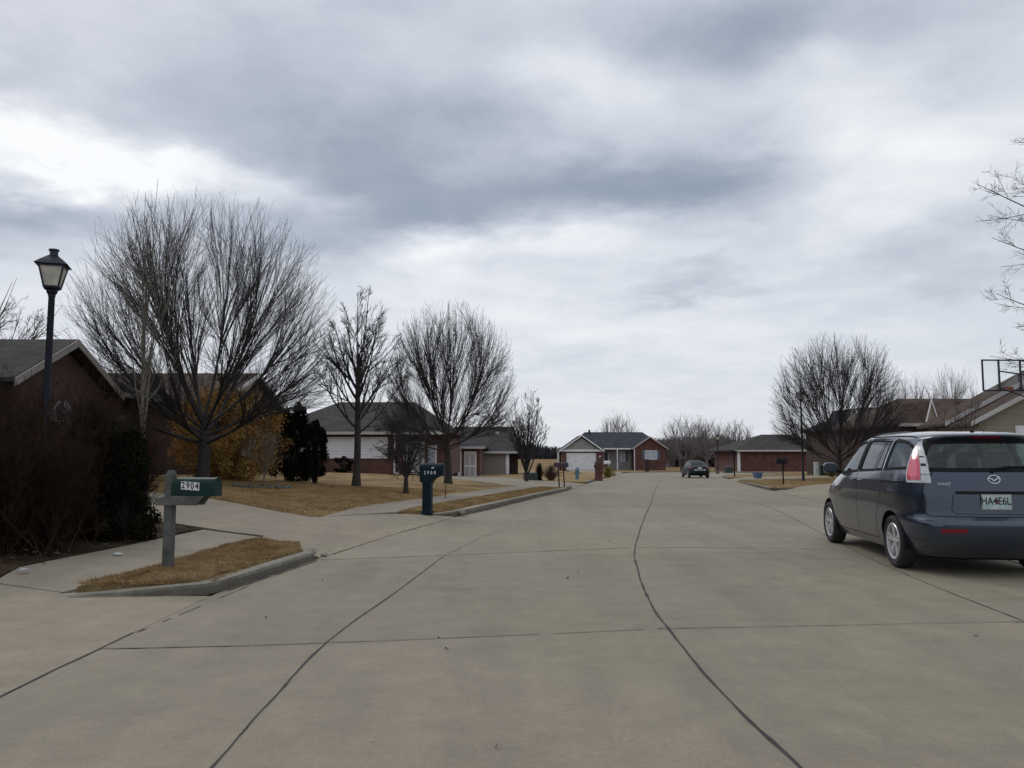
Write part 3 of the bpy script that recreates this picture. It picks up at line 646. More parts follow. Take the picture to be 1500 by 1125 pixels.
def dome_tree(name, loc, H, W, hf, r0, seed, label, group=None, n0=11, ns=(130, 800, 3600), tipn=2, zc=.44, low=112, mats=None, tip=.006, p=2.25, th=None, rz=0, kx=0.0, rk=(.31, .30, .42, .5), rough_=.022):
    """rounded crown: branch tips are spread over an uneven dome and joined back to the nearest larger branch"""
    rg = np.random.default_rng(seed); mats = mats or (M['bark'], M['twig'])
    t = empty(name, loc, rz, label, 'tree', group); th = th or hf + .10 * H
    k = 9; zz = np.linspace(0, th, k); P = np.zeros((1, k, 3)); P[0, :, 2] = zz - .08
    P[0, :, 0] = .03 * np.sin(zz * 1.7 + seed) * W / 8; P[0, :, 1] = .03 * np.cos(zz * 1.3 + seed) * W / 8
    rr = r0 * (1 + .45 * np.exp(-zz / (.18 * max(1, r0 * 6))) - .25 * zz / th); rr = np.where(zz > hf, rr * (1 - .45 * (zz - hf) / max(.01, th - hf)), rr)
    V, Fq = tubes(P, rr[None], 12); npmesh('trunk', V, Fq, mats[0], t, True)
    a = W / 2; z0 = zc * H; bt = H - z0
    def dome(n, lo, hi):
        i = np.arange(n) + .5; cmin = math.cos(R(low)); c = 1 - i / n * (1 - cmin) + rg.normal(size=n) * .02; c = np.clip(c, cmin, 1); th_ = np.arccos(c); ph = i * 2.39996 + rg.normal(size=n) * .12
        sx = np.abs(np.sin(th_)) ** (2 / p * 1.0); cz = np.sign(c) * np.abs(c) ** (2 / p)
        ua = 1 + rough_ * (np.sin(ph * 3 + seed) * np.sin(th_ * 5 + seed * .7) + .7 * np.sin(ph * 7 + th_ * 9)) 
        rad = (lo + (hi - lo) * rg.uniform(0, 1, n) ** .6) * ua
        z = np.where(c > 0, bt * cz, bt * .62 * cz)
        return np.stack([a * sx * np.cos(ph) * rad + kx * z, a * sx * np.sin(ph) * rad, z0 + z * rad], 1)
    E0 = dome(n0, .82, .95); top = E0[:, 2] / H
    sz = hf + (th - hf) * np.clip((E0[:, 2] - .3 * H) / (.7 * H), 0, 1); S = np.stack([np.interp(sz, zz, P[0, :, 0]), np.interp(sz, zz, P[0, :, 1]), sz - .08], 1)
    D = E0 - S; P0 = bez(S, S + D * np.array([.62, .62, .30]), E0, 10); P0[:, 1:] += np.cumsum(rg.normal(size=(n0, 9, 3)) * .010 * H / 10, axis=1)
    R0 = np.maximum(tip, (r0 * rk[0] * rg.uniform(.8, 1.15, n0))[:, None] * (1 - .92 * np.linspace(0, 1, 10) ** .75)[None])
    parts = [tubes(P0, R0, 7)]; Pp, Rp = P0, R0
    for lv, n in enumerate(ns):
        E = dome(n, (.80, .66, .50)[lv], (1.0, 1.04, 1.05)[lv]); kp = Pp.shape[1]
        # nearest parent in direction as seen from the fork
        f0 = np.array([0, 0, hf * .8]); Q = Pp[:, int(kp * .7)]; du = norm(E - f0); dp = norm(Q - f0)
        sc = -(du @ dp.T) + .12 * np.abs(np.linalg.norm(E - f0, axis=1)[:, None] * .8 - np.linalg.norm(Q - f0, axis=1)[None]) / a + rg.uniform(0, .006, (n, len(Pp)))
        if lv: sc = np.linalg.norm(E[:, None] * .88 - Q[None] , axis=2) + rg.uniform(0, .04 * a, (n, len(Pp)))
        idx = np.argmin(sc, 1)
        tt = rg.uniform((.10, .12, .15)[lv], (.62, .72, .85)[lv], n); f = tt * (kp - 1); i0 = np.minimum(f.astype(int), kp - 2); fr = (f - i0)[:, None]
        S = Pp[idx, i0] * (1 - fr) + Pp[idx, i0 + 1] * fr; r = Rp[idx, i0] * (1 - fr[:, 0]) + Rp[idx, i0 + 1] * fr[:, 0]; T = norm(Pp[idx, i0 + 1] - Pp[idx, i0])
        ln = np.linalg.norm(E - S, axis=1)[:, None]; cosv = np.sum(T * (E - S) / ln, 1)
        ok = (cosv > (.35, .2, .0)[lv]) & (ln[:, 0] > .12)
        mx = (9, .34 * H, .2 * H)[lv]; E = np.where(ln > mx, S + (E - S) / ln * mx, E); ln = np.minimum(ln, mx)
        Cc = S + T * ln * .38 + (E - S) * .12; Cc[:, 2] -= .03 * ln[:, 0]
        S, Cc, E, r = S[ok], Cc[ok], E[ok], r[ok]; kk = (8, 6, 5)[lv]
        Pn = bez(S, Cc, E, kk); Pn[:, 1:] += np.cumsum(rg.normal(size=(len(S), kk - 1, 3)) * .012 * ln[ok][:, :, None] / 1.0 / kk ** .5, axis=1)
        Rn = np.maximum(tip * (1.5, 1.0, .8)[lv], r * (.55, .6, .62)[lv])[:, None] * (1 - (.8, .7, .5)[lv] * np.linspace(0, 1, kk))[None]; Rn = np.maximum(Rn, tip * .6)
        parts.append(tubes(Pn, Rn, (5, 4, 3)[lv])); Pp, Rp = Pn, Rn
    if tipn:
        P4, R4 = grow(rg, Pp, Rp, tipn, .15, .95, .42, (R(18), R(45)), .3, .7, tip * .62, 3, .12, 0, .03); parts.append(tubes(P4, R4, 3))
    V, Fq = combine(parts); npmesh('crown', V, Fq, mats[1], t, True); return t
def leafquads(rg, C, size, n):
    a = norm(rg.normal(size=(n, 3))); b = norm(np.cross(a, rg.normal(size=(n, 3)))); s = size * rg.uniform(.5, 1.2, (n, 1))
    V = np.stack([C - a * s, C + b * s * .5, C + a * s, C - b * s * .5], 1).reshape(-1, 3)
    return V, np.arange(4 * n).reshape(n, 4)
def leafy(name, loc, rx, ry, rz_, seed, label, cat, mat, n=12000, size=.05, cone=0.0, base=.15, twigs=200, tm=None, trunk=.05, clumps=60, group=None):
    rg = np.random.default_rng(seed); t = empty(name, loc, 0, label, cat, group)
    # clumps spread over a noisy ellipsoid or cone
    cc = norm(rg.normal(size=(clumps, 3))) * rg.uniform(.45, .95, (clumps, 1)); cc[:, 2] = rg.uniform(-1, 1, clumps)
    rad = np.sqrt(np.maximum(.05, 1 - cc[:, 2] ** 2)) if cone == 0 else (1 - (cc[:, 2] + 1) / 2 * cone) * np.minimum(1, (cc[:, 2] + 1.25) * 2.2)
    hd = norm(cc[:, :2]); q = rg.uniform(.35, 1.0, clumps) ** .6
    cc[:, 0] = hd[:, 0] * rad * q; cc[:, 1] = hd[:, 1] * rad * q
    ci = rg.integers(0, clumps, n); cr = rg.uniform(.14, .30, clumps)
    C = cc[ci] + norm(rg.normal(size=(n, 3))) * (rg.uniform(0, 1, (n, 1)) ** .5) * cr[ci][:, None]
    C = C * np.array([rx, ry, rz_]) + np.array([0, 0, rz_ + base])
    C[:, 2] = np.maximum(C[:, 2], .02)
    V, Fq = leafquads(rg, C, size, n); npmesh('foliage', V, Fq, mat, t)
    S = np.zeros((twigs, 3)); S[:, :2] = rg.normal(size=(twigs, 2)) * .06 * rx; E = C[rg.integers(0, n, twigs)] * rg.uniform(.9, 1.12, (twigs, 1))
    Cc = S * .5 + E * .5 + np.array([0, 0, .1]); Cc[:, :2] *= .7
    P = bez(S, Cc, E, 5); rr = np.linspace(1, .35, 5)[None] * rg.uniform(.5, 1, (twigs, 1)) * trunk * .25
    parts = [tubes(P, rr, 3)]
    P = np.zeros((1, 5, 3)); P[0, :, 2] = np.linspace(-.05, rz_ * 1.2 + base, 5); parts.append(tubes(P, np.linspace(trunk, trunk * .3, 5)[None], 8))
    V, Fq = combine(parts); npmesh('stem', V, Fq, tm or M['bark'], t, True)
    return t
def twiggy(name, loc, rx, ry, h, seed, label, cat, mat, n=900, fan=.6, tip=.004, kids=(4, 3), group=None, r=.012):
    rg = np.random.default_rng(seed); t = empty(name, loc, 0, label, cat, group)
    S = np.stack([rg.normal(size=n) * rx * .35, rg.normal(size=n) * ry * .35, np.full(n, -.03)], 1)
    a = rg.uniform(0, 2 * np.pi, n); q = rg.uniform(0, 1, n) ** .5
    E = np.stack([np.cos(a) * rx * q, np.sin(a) * ry * q, h * rg.uniform(.45, 1.0, n) * np.sqrt(np.maximum(.05, 1 - fan * q * q))], 1)
    Cc = np.stack([S[:, 0] * .4 + E[:, 0] * .6, S[:, 1] * .4 + E[:, 1] * .6, E[:, 2] * .4], 1) + rg.normal(size=(n, 3)) * .08
    P0 = bez(S, Cc, E, 6); R0 = (r * rg.uniform(.5, 1.2, n))[:, None] * np.linspace(1, .4, 6)[None]
    P1, R1 = grow(rg, P0, R0, kids[0], .2, .95, .45, (R(20), R(55)), .25, .6, tip, 5, .12, 0, .06)
    V, Fq = combine([tubes(P0, R0, 4), tubes(P1, R1, 3)]); npmesh('stem', V, Fq, mat, t, True)
    if kids[1]:
        P2, R2 = grow(rg, P1, R1, kids[1], .1, 1, .5, (R(20), R(60)), .2, .6, tip, 4, .08, 0, .06)
        V, Fq = tubes(P2, R2, 3); npmesh('twigs', V, Fq, mat, t)
    return t

def gnd(px, Y): x = XA(px, Y); return Vector((x, Y, lawnz(x, Y)))
def szH(top, Y, g): return ZA(top, Y) - g.z
PX = lambda w, Y: w / F * Y
# big pear tree on the left
g = gnd(297, 27); T1 = dome_tree('pear_tree', g, szH(292, 27, g), PX(392, 27), 1.35, .225, 12, 'largest broad bare pear tree, rounded crown, on the lawn beyond the 2904 mailbox', n0=17, ns=(190, 1150, 4700), tip=.0053, low=118)
g = gnd(523, 29.5); bare_tree('bare_tree', g, szH(418, 29.5, g), PX(140, 29.5), 1.9, .135, 5, 'slim bare tree with a sparse open crown between the two rounded pear trees', leaders=14, counts=(10, 6, 4), zc=.40, low=74, trunk_h=szH(520, 29.5, g), up=(.5, .3, .2), ang=(R(20), R(48)), jit=.035, lf=(.72,.62,.55))
g = gnd(595, 26); bare_tree('small_tree', g, szH(592, 26, g), PX(85, 26), .55, .085, 8, 'short many-stemmed tree with tangled drooping twigs left of the teal mailbox', leaders=7, counts=(8, 7, 6), zc=.52, low=70, trunk_h=.75, up=(.2, -.3, -.5), ang=(R(25), R(70)), jit=.1, share=.6)
g = gnd(656, 36); T3 = dome_tree('pear_tree', g, szH(442, 36, g), PX(206, 36), 1.5, .165, 14, 'rounded bare pear tree rising behind the teal mailbox post', n0=15, ns=(150, 850, 3300), tip=.0064, low=118)
g = gnd(771, 44); bare_tree('bare_tree', g, szH(562, 44, g), PX(70, 44), .35, .09, 21, 'small upright many-stemmed bare tree beside the green utility box', leaders=14, counts=(8, 6, 2), zc=.45, low=64, tip=.007, trunk_h=.9, share=.6)
g = gnd(1229, 44); T5 = dome_tree('pear_tree', g, szH(487, 44, g), PX(192, 44), 1.0, .15, 31, 'rounded bare pear tree across the street, left of the parked minivan', n0=15, ns=(150, 850, 3300), tip=.0074, low=118)
# slender pale tree in front of the big pear
g = gnd(205, 15.5); bare_tree('slender_tree', g, szH(262, 15.5, g), 2.3, .5, .045, 17, 'slender pale-barked young tree at the right end of the dark hedge', leaders=7, counts=(7, 4, 3), zc=.35, low=38, mats=(M['barkpale'], M['barkpale']), tip=.0035, trunk_h=4.6, jit=.05, share=.5)
# left edge tree behind house, right edge near tree
g = gnd(-95, 33); bare_tree('bare_tree', g, 9.6, 11.0, 2, .2, 23, 'bare tree behind the brick house, cut off by the left edge of the view', leaders=24, counts=(10, 6, 4), zc=.5, low=100, tip=.008, up=(.2, .1, .1), jit=.08, mats=(M['barkpale'], M['barkpale']))
g = Vector((13.5, 14, drivez(13.5, 14))); bare_tree('bare_tree', g, 9.8, 9.4, 2.2, .12, 41, 'close bare tree whose knobbly branches reach in at the right edge above the hoop', leaders=40, counts=(7, 5, 4), zc=.5, low=115, tip=.0038, up=(.25, .25, .2), ang=(R(30), R(65)), jit=.05, trunk_h=6.5)
# background trees
bg = [(905,604,140,60,3,'bare tree rising above the ridge of the far house',51), (1004,608,128,80,3,'pale bare tree left of the far street lamp, behind the parked sedan',52), (1035,612,150,60,3,'bare tree directly behind the far street lamp',53),
      (1078,616,135,58,3,'bare tree between the far street lamp and the far brick house',54), (978,640,150,40,3,'low bare tree right beside the far brick gable',55), (1345,548,70,75,3,'bare tree above the dark roof between the two small white gables',56),
      (1402,535,62,75,3,'taller bare tree standing behind the brown roofed house',57), (1288,560,60,70,3,'thin bare tree just right of the rounded pear tree across the street',58), (1060,632,170,46,3,'more distant low bare tree behind the far lamp post',59)]
for px, top, Y, w, c3, lab, sd in bg:
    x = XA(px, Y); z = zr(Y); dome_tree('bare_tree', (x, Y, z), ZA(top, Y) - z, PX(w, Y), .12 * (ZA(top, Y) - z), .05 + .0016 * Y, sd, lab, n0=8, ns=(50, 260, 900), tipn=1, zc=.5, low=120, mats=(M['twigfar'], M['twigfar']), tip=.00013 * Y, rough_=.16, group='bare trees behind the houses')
# small dark trees in front of the tan house
g = gnd(1418, 27); bare_tree('small_tree', g, szH(572, 27, g), PX(70, 27), .6, .05, 61, 'small dark bare sapling in front of the tan gabled house, behind the minivan roof', leaders=7, counts=(5, 4, 2), zc=.55, low=70, tip=.006)
g = gnd(652+4, 22.2); bare_tree('sapling', (XA(653, 24), 24, lawnz(XA(653, 24), 24)), 1.15, .5, .3, .012, 62, 'thin staked sapling on the lawn just right of the teal mailbox', leaders=4, counts=(3, 2, 0), low=50, tip=.004)
# golden shrub, evergreens, pale birch shrub
g = gnd(333, 30.0); leafy('golden_shrub', g, PX(82, 30), 1.7, PX(64, 30), 71, 'large ochre leaved shrub behind the trunk of the biggest pear tree', 'shrub', M['gold'], n=30000, size=.055, twigs=900, tm=M['gold'], base=.0, trunk=.03, clumps=150)
g = gnd(428, 31.5); leafy('evergreen_shrub', g, PX(33, 31.5), .9, PX(50, 31.5), 72, 'broad dark evergreen beside the ochre shrub', 'shrub', M['evergreen'], n=16000, size=.06, cone=.55, clumps=80)
g = gnd(462, 30); leafy('evergreen_tree', g, PX(20, 30), .5, PX(40, 30), 73, 'small dark evergreen with a short bare trunk, right of the broad one', 'tree', M['evergreen'], n=9000, size=.055, cone=.5, base=.32, clumps=50, trunk=.06)
g = gnd(388, 26); bare_tree('birch', g, szH(625, 26, g), PX(50, 26), .4, .035, 74, 'thin pale stemmed birch in front of the ochre shrub, inside a stone ring', leaders=6, counts=(6, 5, 3), zc=.45, low=55, mats=(M['barkpale'], M['barkpale']), tip=.004, up=(.2, .1, 0))
for i in range(17):
    a = i / 17 * 2 * math.pi; c = gnd(388, 26)
    x = c.x + math.cos(a) * .82; y = c.y - .2 + math.sin(a) * .55
    mb = MB(); pebble(mb, (0, 0, 0), (.14, .10, .08), i); o = mb.build('edging_stone', M['stone']); o.location = (x, y, lawnz(x, y) + .03); o.rotation_euler = (0, 0, a)
    tag(o, 'rough grey stone in the ring around the pale birch', 'stone', 'stones edging the birch bed')
g = gnd(486 - 30, 34)
leafy('low_shrub', gnd(503, 47), .7, .5, .45, 75, 'low dark bush against the brick base under the white siding', 'shrub', M['evergreen'], n=3000, size=.05, clumps=20, base=0)
# dark hedge at left
hz = [(-6.35,10.4,.9,1.0,2.15,'bare dark shrub at the hedge corner, nearest the pavement bend'),(-7.9,11.2,1.3,1.2,2.75,'tall tangled bare shrub around the street lamp post'),(-9.6,11.8,1.4,1.3,2.95,'dense brown bare shrub left of the street lamp, below the arched window'),
      (-7.4,13.2,1.2,1.2,2.9,'bare brown shrub in the back row, right of the lamp post'),(-9.2,14.2,1.5,1.2,3.1,'wide bare shrub in the back row, left of the lamp post'),(-11.4,13.6,1.5,1.3,3.1,'bare shrub at the far left end of the back row'),(-7.0,9.5,.9,.7,1.5,'lower bare shrub in the front row above the white litter'),(-6.2,12.2,.8,.9,2.5,'narrow bare shrub touching the dark evergreen at the hedge end')]
for i, (x, y, rx, ry, h, lab) in enumerate(hz):
    twiggy('bare_shrub', (x, y, .12), rx, ry, h, 80 + i, lab, 'shrub', M['hedge'], n=290, kids=(7, 8), tip=.0036, group='bare shrubs forming the dark hedge', r=.0065)
leafy('evergreen_shrub', (-5.75,11.9,.12), .58, .58, .80, 91, 'dark conical evergreen at the right end of the hedge, behind the wooden mailbox post', 'shrub', M['evergreen'], n=26000, size=.026, cone=.7, clumps=90, base=0)
leafy('evergreen_shrub', (-6.45,12.6,.12), .6, .55, .90, 92, 'taller dark evergreen just left of the conical one in the hedge', 'shrub', M['evergreen'], n=26000, size=.026, cone=.75, clumps=90, base=0)
leafy('low_evergreen', (-6.9,10.6,.12), .95, .55, .36, 93, 'low spreading evergreen at the foot of the hedge', 'shrub', M['evergreen'], n=12000, size=.03, clumps=60, base=0)
leafy('low_evergreen', (-8.9,10.9,.14), 1.1, .55, .42, 94, 'low dark groundcover bush below the street lamp', 'shrub', M['evergreen'], n=12000, size=.03, clumps=60, base=0)
# ornamental dry grasses near twin mailboxes
def tuft(px, Y, w, h, sd, lab, mat, nm='dry_grass_clump', cat='plant'):
    c = gnd(px, Y); rg = np.random.default_rng(sd); t = empty(nm, c, 0, lab, cat); n = 420
    S = rg.normal(size=(n, 3)) * .06; S[:, 2] = -.02; a = rg.uniform(0, 6.28, n); q = rg.uniform(0, 1, n)
    E = np.stack([np.cos(a) * q * w, np.sin(a) * q * w, h * rg.uniform(.5, 1, n) * (1 - .5 * q * q)], 1); Cc = E * np.array([.45, .45, .9])
    V, Fq = tubes(bez(S, Cc, E, 5), np.linspace(.009, .004, 5)[None] * np.ones((n, 1)), 3); npmesh('blades', V, Fq, mat, t); return t
tuft(807, 47, .75, 1.0, 1, 'round russet clump of dry ornamental grass right of the utility box', M['drygrass'])
tuft(790, 47, .35, 1.1, 2, 'narrow dark dry plant between the utility box and the russet clump', M['hedge'])
tuft(890, 57, .75, .9, 3, 'yellow dried clump at the foot of the white mailbox', M['yellow'])
tuft(1217, 56, .6, .8, 4, 'ochre dry clump right of the green bin across the street', M['yellow'])
# distant woodland: individual shapes unreadable
def wood(name, x0, x1, Y, h0, h1, seed, n, mat):
    rg = np.random.default_rng(seed); x = rg.uniform(x0, x1, n); y = Y + rg.uniform(-8, 8, n)
    S = np.stack([x, y, np.array([basez(0, v) for v in y]) - .2], 1); hh = (h0 + (h1 - h0) * (x - x0) / (x1 - x0)) * (1 + .12 * np.sin(x * .21) + .08 * np.sin(x * .057 + 2)) * rg.uniform(.6, 1, n)
    E = S + np.stack([rg.normal(size=n) * 1.2, rg.normal(size=n), hh], 1); Cc = (S + E) / 2
    V0, F0 = tubes(bez(S, Cc, E, 3), np.array([[.35, .3, .1]]) * np.ones((n, 1)), 3)
    P0 = bez(S, Cc, E, 4); P1, R1 = grow(rg, P0, np.full((n, 4), .2), 16, .25, 1, .4, (R(25), R(70)), .3, .6, .09, 3, 1.0, 0, .1)
    V, Fq = combine([(V0, F0), tubes(P1, R1, 3)]); o = npmesh(name, V, Fq, mat); o['kind'] = 'stuff'; return o
M['woodfar'] = pm('wood_far', (.055, .062, .07), (.035, .04, .045), .05, 1.0)
wood('distant_woodland', -330, 40, 330, 8.6, 5.0, 1, 5000, M['woodfar'])
wood('distant_woodland', 40, 330, 250, 5, 9, 2, 4000, M['woodfar'])
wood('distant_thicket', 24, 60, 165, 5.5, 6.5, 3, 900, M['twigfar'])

# ------------------------------------------------------------------ houses
def gable(mbR, x0, x1, y0, y1, ze, zp, axis='x', oh=.35, t=.14):
    """roof slabs; axis = ridge direction"""
    if axis == 'x':
        ym = (y0 + y1) / 2; k = (zp - ze) / (ym - y0)
        for s in (0, 1):
            ya = y0 - oh if s == 0 else y1 + oh; za = ze - k * oh
            mbR.prism([(ya, za), (ym, zp), (ym, zp + t), (ya, za + t)], x0 - oh, x1 + oh, 'x')
    else:
        xm = (x0 + x1) / 2; k = (zp - ze) / (xm - x0)
        for s in (0, 1):
            xa = x0 - oh if s == 0 else x1 + oh; za = ze - k * oh
            mbR.prism([(xa, za), (xm, zp), (xm, zp + t), (xa, za + t)], y0 - oh, y1 + oh, 'y')
def hip(mbR, x0, x1, y0, y1, ze, zp, rx0, rx1, oh=.4, t=.12, axis='x'):
    x0 -= oh; x1 += oh; y0 -= oh; y1 += oh
    if axis == 'x':
        ym = (y0 + y1) / 2; r = [(rx0, ym, zp), (rx1, ym, zp)]
        vs = [(x0,y0,ze),(x1,y0,ze),(x1,y1,ze),(x0,y1,ze)] + r + [(x0,y0,ze-t),(x1,y0,ze-t),(x1,y1,ze-t),(x0,y1,ze-t)]
        fs = [(0,1,5,4),(1,2,5),(2,3,4,5),(3,0,4)]
    else:
        xm = (x0 + x1) / 2; r = [(xm, rx0, zp), (xm, rx1, zp)]
        vs = [(x0,y0,ze),(x1,y0,ze),(x1,y1,ze),(x0,y1,ze)] + r + [(x0,y0,ze-t),(x1,y0,ze-t),(x1,y1,ze-t),(x0,y1,ze-t)]
        fs = [(0,1,4),(1,2,5,4),(2,3,5),(3,0,4,5)]
    fs += [(0,6,7,1),(1,7,8,2),(2,8,9,3),(3,9,6,0),(6,9,8,7)]
    mbR.add(vs, fs)
def rake(mb, x0, x1, y, ze, zp, oh=.35, w=.16, d=.04, axis='y'):
    """barge boards on a gable in the plane y (axis y) or x"""
    xm = (x0 + x1) / 2; k = (zp - ze) / (xm - x0)
    for s in (-1, 1):
        xa = xm + s * (xm - x0 + oh); za = ze - k * oh
        mb.prism([(xa, za - .03), (xm, zp - .03), (xm, zp + w), (xa, za + w)], y - d, y, axis)
def window(t, x0, x1, z0, z1, y, fm, pmn, bars=1, axis='y', rail=True, sgn=-1):
    f = MB(); w = .07; d = .06
    def B(a0, a1, c0, c1, p, q):
        if axis == 'y': f.box(a0, a1, min(p, q), max(p, q), c0, c1)
        else: f.box(min(p, q), max(p, q), a0, a1, c0, c1)
    y0 = y; y1 = y + sgn * d
    B(x0 - w, x0, z0 - w, z1 + w, y0, y1); B(x1, x1 + w, z0 - w, z1 + w, y0, y1); B(x0, x1, z1, z1 + w, y0, y1); B(x0, x1, z0 - w, z0, y0, y1)
    for i in range(1, bars + 1):
        xm = x0 + (x1 - x0) * i / (bars + 1); B(xm - .025, xm + .025, z0, z1, y0, y + sgn * d * .8)
    if rail: zm = (z0 + z1) / 2; B(x0, x1, zm - .02, zm + .02, y0, y + sgn * d * .7)
    fo = f.build('window', fm, t)
    p = MB()
    if axis == 'y': p.add([(x0, y + sgn * .02, z0), (x1, y + sgn * .02, z0), (x1, y + sgn * .02, z1), (x0, y + sgn * .02, z1)], [(0, 1, 2, 3)])
    else: p.add([(y + sgn * .02, x0, z0), (y + sgn * .02, x1, z0), (y + sgn * .02, x1, z1), (y + sgn * .02, x0, z1)], [(0, 1, 2, 3)])
    p.build('pane', pmn, fo, fix=False); return fo
def box_part(t, name, mat, *b, bevel=0):
    mb = MB()
    for q in b: mb.box(*q)
    return mb.build(name, mat, t, bevel=bevel)
def garage_door(t, x0, x1, z0, z1, y, mat, rows=4, cols=8):
    d = MB(); d.box(x0, x1, y - .03, y + .05, z0, z1); o = d.build('garage_door', mat, t)
    p = MB(); hh = (z1 - z0) / rows; ww = (x1 - x0) / cols
    for r in range(rows):
        for c in range(cols): p.box(x0 + c * ww + .06, x0 + (c + 1) * ww - .06, y - .045, y - .03, z0 + r * hh + .07, z0 + (r + 1) * hh - .07)
    p.build('raised_panel', mat, o); return o

# L1: dark brick house behind the hedge, gable bay towards the street
h1 = empty('brick_house', (0, 0, .35), 0, 'dark brick house behind the hedge at left, with an arched window under a small gable', 'house')
box_part(h1, 'wall', M['brickdark'], (-22, -12.5, 9, 27.5, 0, 2.95))
w = MB(); w.prism([(18.9, 0), (23.1, 0), (23.1, 2.85), (21, 3.85), (18.9, 2.85)], -13, -11.88, 'x'); w.build('gable_bay', M['brickdark'], h1)
mr = MB(); hip(mr, -22, -12.5, 9, 27.5, 2.95, 5.05, 13.5, 24.5, .5, .14, axis='y'); mr.build('roof', M['roof'], h1)
mr = MB()
for s in (-1, 1):
    ya = 21 + s * 2.6; mr.prism([(ya, 2.72), (21, 3.97), (21, 4.09), (ya, 2.84)], -16.2, -11.55, 'x')
mr.build('gable_roof', M['roof'], h1)
mr = MB(); rake(mr, 18.9, 23.1, -11.50, 2.9, 3.92, oh=.5, w=.16, axis='x'); mr.build('barge_board', M['trimdull'], h1)
box_part(h1, 'gutter', M['trimdull'], (-12.02, -11.90, 23.7, 27.9, 2.80, 2.94)); box_part(h1, 'gutter', M['trimdull'], (-12.02, -11.90, 8.6, 18.2, 2.80, 2.94))
# arched window
f = MB(); ar = [(20.5, .9)] + [(21 + .5 * math.cos(a) * 1, 1.95 + .5 * math.sin(a)) for a in [math.pi - i * math.pi / 12 for i in range(13)]] + [(21.5, .9)]
f.prism(ar, -11.92, -11.85, 'x'); fo = f.build('arched_window', M['trimdull'], h1)
f = MB(); ar2 = [(21 + (a - 21) * .84, .98 + (b - .9) * .94) for a, b in ar]; f.prism(ar2, -11.845, -11.835, 'x'); f.build('pane', M['pane'], fo)
f = MB(); f.box(-11.83, -11.81, 20.98, 21.02, .98, 2.4); f.box(-11.83, -11.81, 20.56, 21.44, 1.9, 1.94); f.build('glazing_bar', M['trimdull'], fo)
for yy in (24.5,): window(h1, yy, yy + 1.1, .8, 2.2, -12.47, M['trimdull'], M['pane'], axis='x', sgn=1)

# L1b: house behind the ochre shrub, gable end to the street
h = empty('gabled_house', (0, 0, .45), 0, 'brown roofed house behind the ochre shrub, gable end towards the street', 'house')
w = MB(); w.box(-32, -12.9, 34.4, 44.2, 0, 3.1); w.build('wall', M['brickdark'], h)
w = MB(); w.prism([(34.4, 3.1), (44.2, 3.1), (39.3, 4.8)], -13.1, -12.9, 'x'); w.build('gable_wall', M['tan'], h)
mr = MB(); gable(mr, -32, -12.9, 34.4, 44.2, 3.1, 4.8, 'x', .4); mr.build('roof', M['roofbrown'], h)
mr = MB(); rake(mr, 34.4, 44.2, -12.46, 3.12, 4.8, .4, .15, .04, 'x'); mr.build('barge_board', M['trim'], h)
window(h, 38, 40, .9, 2.3, -12.87, M['trim'], M['pane'], axis='x', sgn=1)

# L2: white siding over brick, facing us
Y = 50; zb = lawnz(XA(560, Y), Y); X = lambda px: XA(px, Y); Z = lambda py: ZA(py, Y) - zb
h = empty('brick_and_siding_house', (0, Y, zb), 0, 'low house with white siding above a brick base, behind the slim tree', 'house')
box_part(h, 'wall', M['brick'], (X(405), X(588), 0, 12, -.1, Z(633)), (X(588), X(656), .9, 12, -.1, Z(633)))
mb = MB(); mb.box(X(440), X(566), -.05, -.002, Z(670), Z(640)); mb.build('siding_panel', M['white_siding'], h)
box_part(h, 'panel_frame', M['white'], (X(566), X(566) + .09, -.07, 0, Z(670), Z(640)), (X(440), X(567.5), -.07, 0, Z(671.5), Z(670)))
box_part(h, 'downspout', M['white'], (X(577), X(577) + .1, -.12, -.02, .1, Z(634)), (X(577), X(577) + .35, -.12, -.02, .0, .1))
door = box_part(h, 'door', M['white'], (X(588) + .02, X(618), .78, .9, 0, Z(645)))
dp = MB()
for a, b in ((.1, .9), (1.05, 1.95)):
    for c in (0, 1): dp.box(X(588) + .12 + c * .6, X(588) + .60 + c * .6, .765, .78, a, b)
dp.build('door_panel', M['trim'], door)
sl = box_part(h, 'side_light', M['paneblind'], (X(625), X(636), .82, .9, Z(678), Z(652)))
box_part(h, 'door_frame', M['white'], (X(636), X(636) + .08, .78, .9, 0, Z(651)), (X(618), X(618) + .07, .76, .9, 0, Z(645)))
mr = MB(); hip(mr, X(395), X(656), 0, 12, Z(632), ZA(589, Y + 6) - zb, X(395) + 3, XA(607, Y + 6), .5, .18); mr.build('roof', M['roof'], h)
box_part(h, 'fascia', M['trim'], (X(395), X(656) + .53, -.56, -.505, Z(632) - .2, Z(632) - .02))

# L3: taupe garage wall house with brick entrance wing
Y = 72; zb = lawnz(XA(700, Y), Y) - .05; X = lambda px: XA(px, Y); Z = lambda py: ZA(py, Y) - zb
h = empty('taupe_house', (0, Y, zb), 0, 'taupe sided house with a brick entrance wing and white door, left of the utility box', 'house')
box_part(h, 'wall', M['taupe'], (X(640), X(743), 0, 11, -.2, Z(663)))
box_part(h, 'corner_post', M['white'], (X(741), X(741) + .3, -.06, 0, -.1, Z(663)))
box_part(h, 'side_wall', M['brickdark'], (X(745), X(759), 1.6, 11, -.2, Z(663)))
mr = MB(); hip(mr, X(640), X(759), 0, 11, Z(661), ZA(625, Y + 5.5) - zb, X(660), XA(752, Y + 5.5), .45, .16); mr.build('roof', M['roof'], h)
box_part(h, 'fascia', M['trim'], (X(640), X(759), -.5, -.46, Z(661) - .2, Z(661) - .0))
yw = -8; X2 = lambda px: XA(px, Y + yw); Z2 = lambda py: ZA(py, Y + yw) - zb
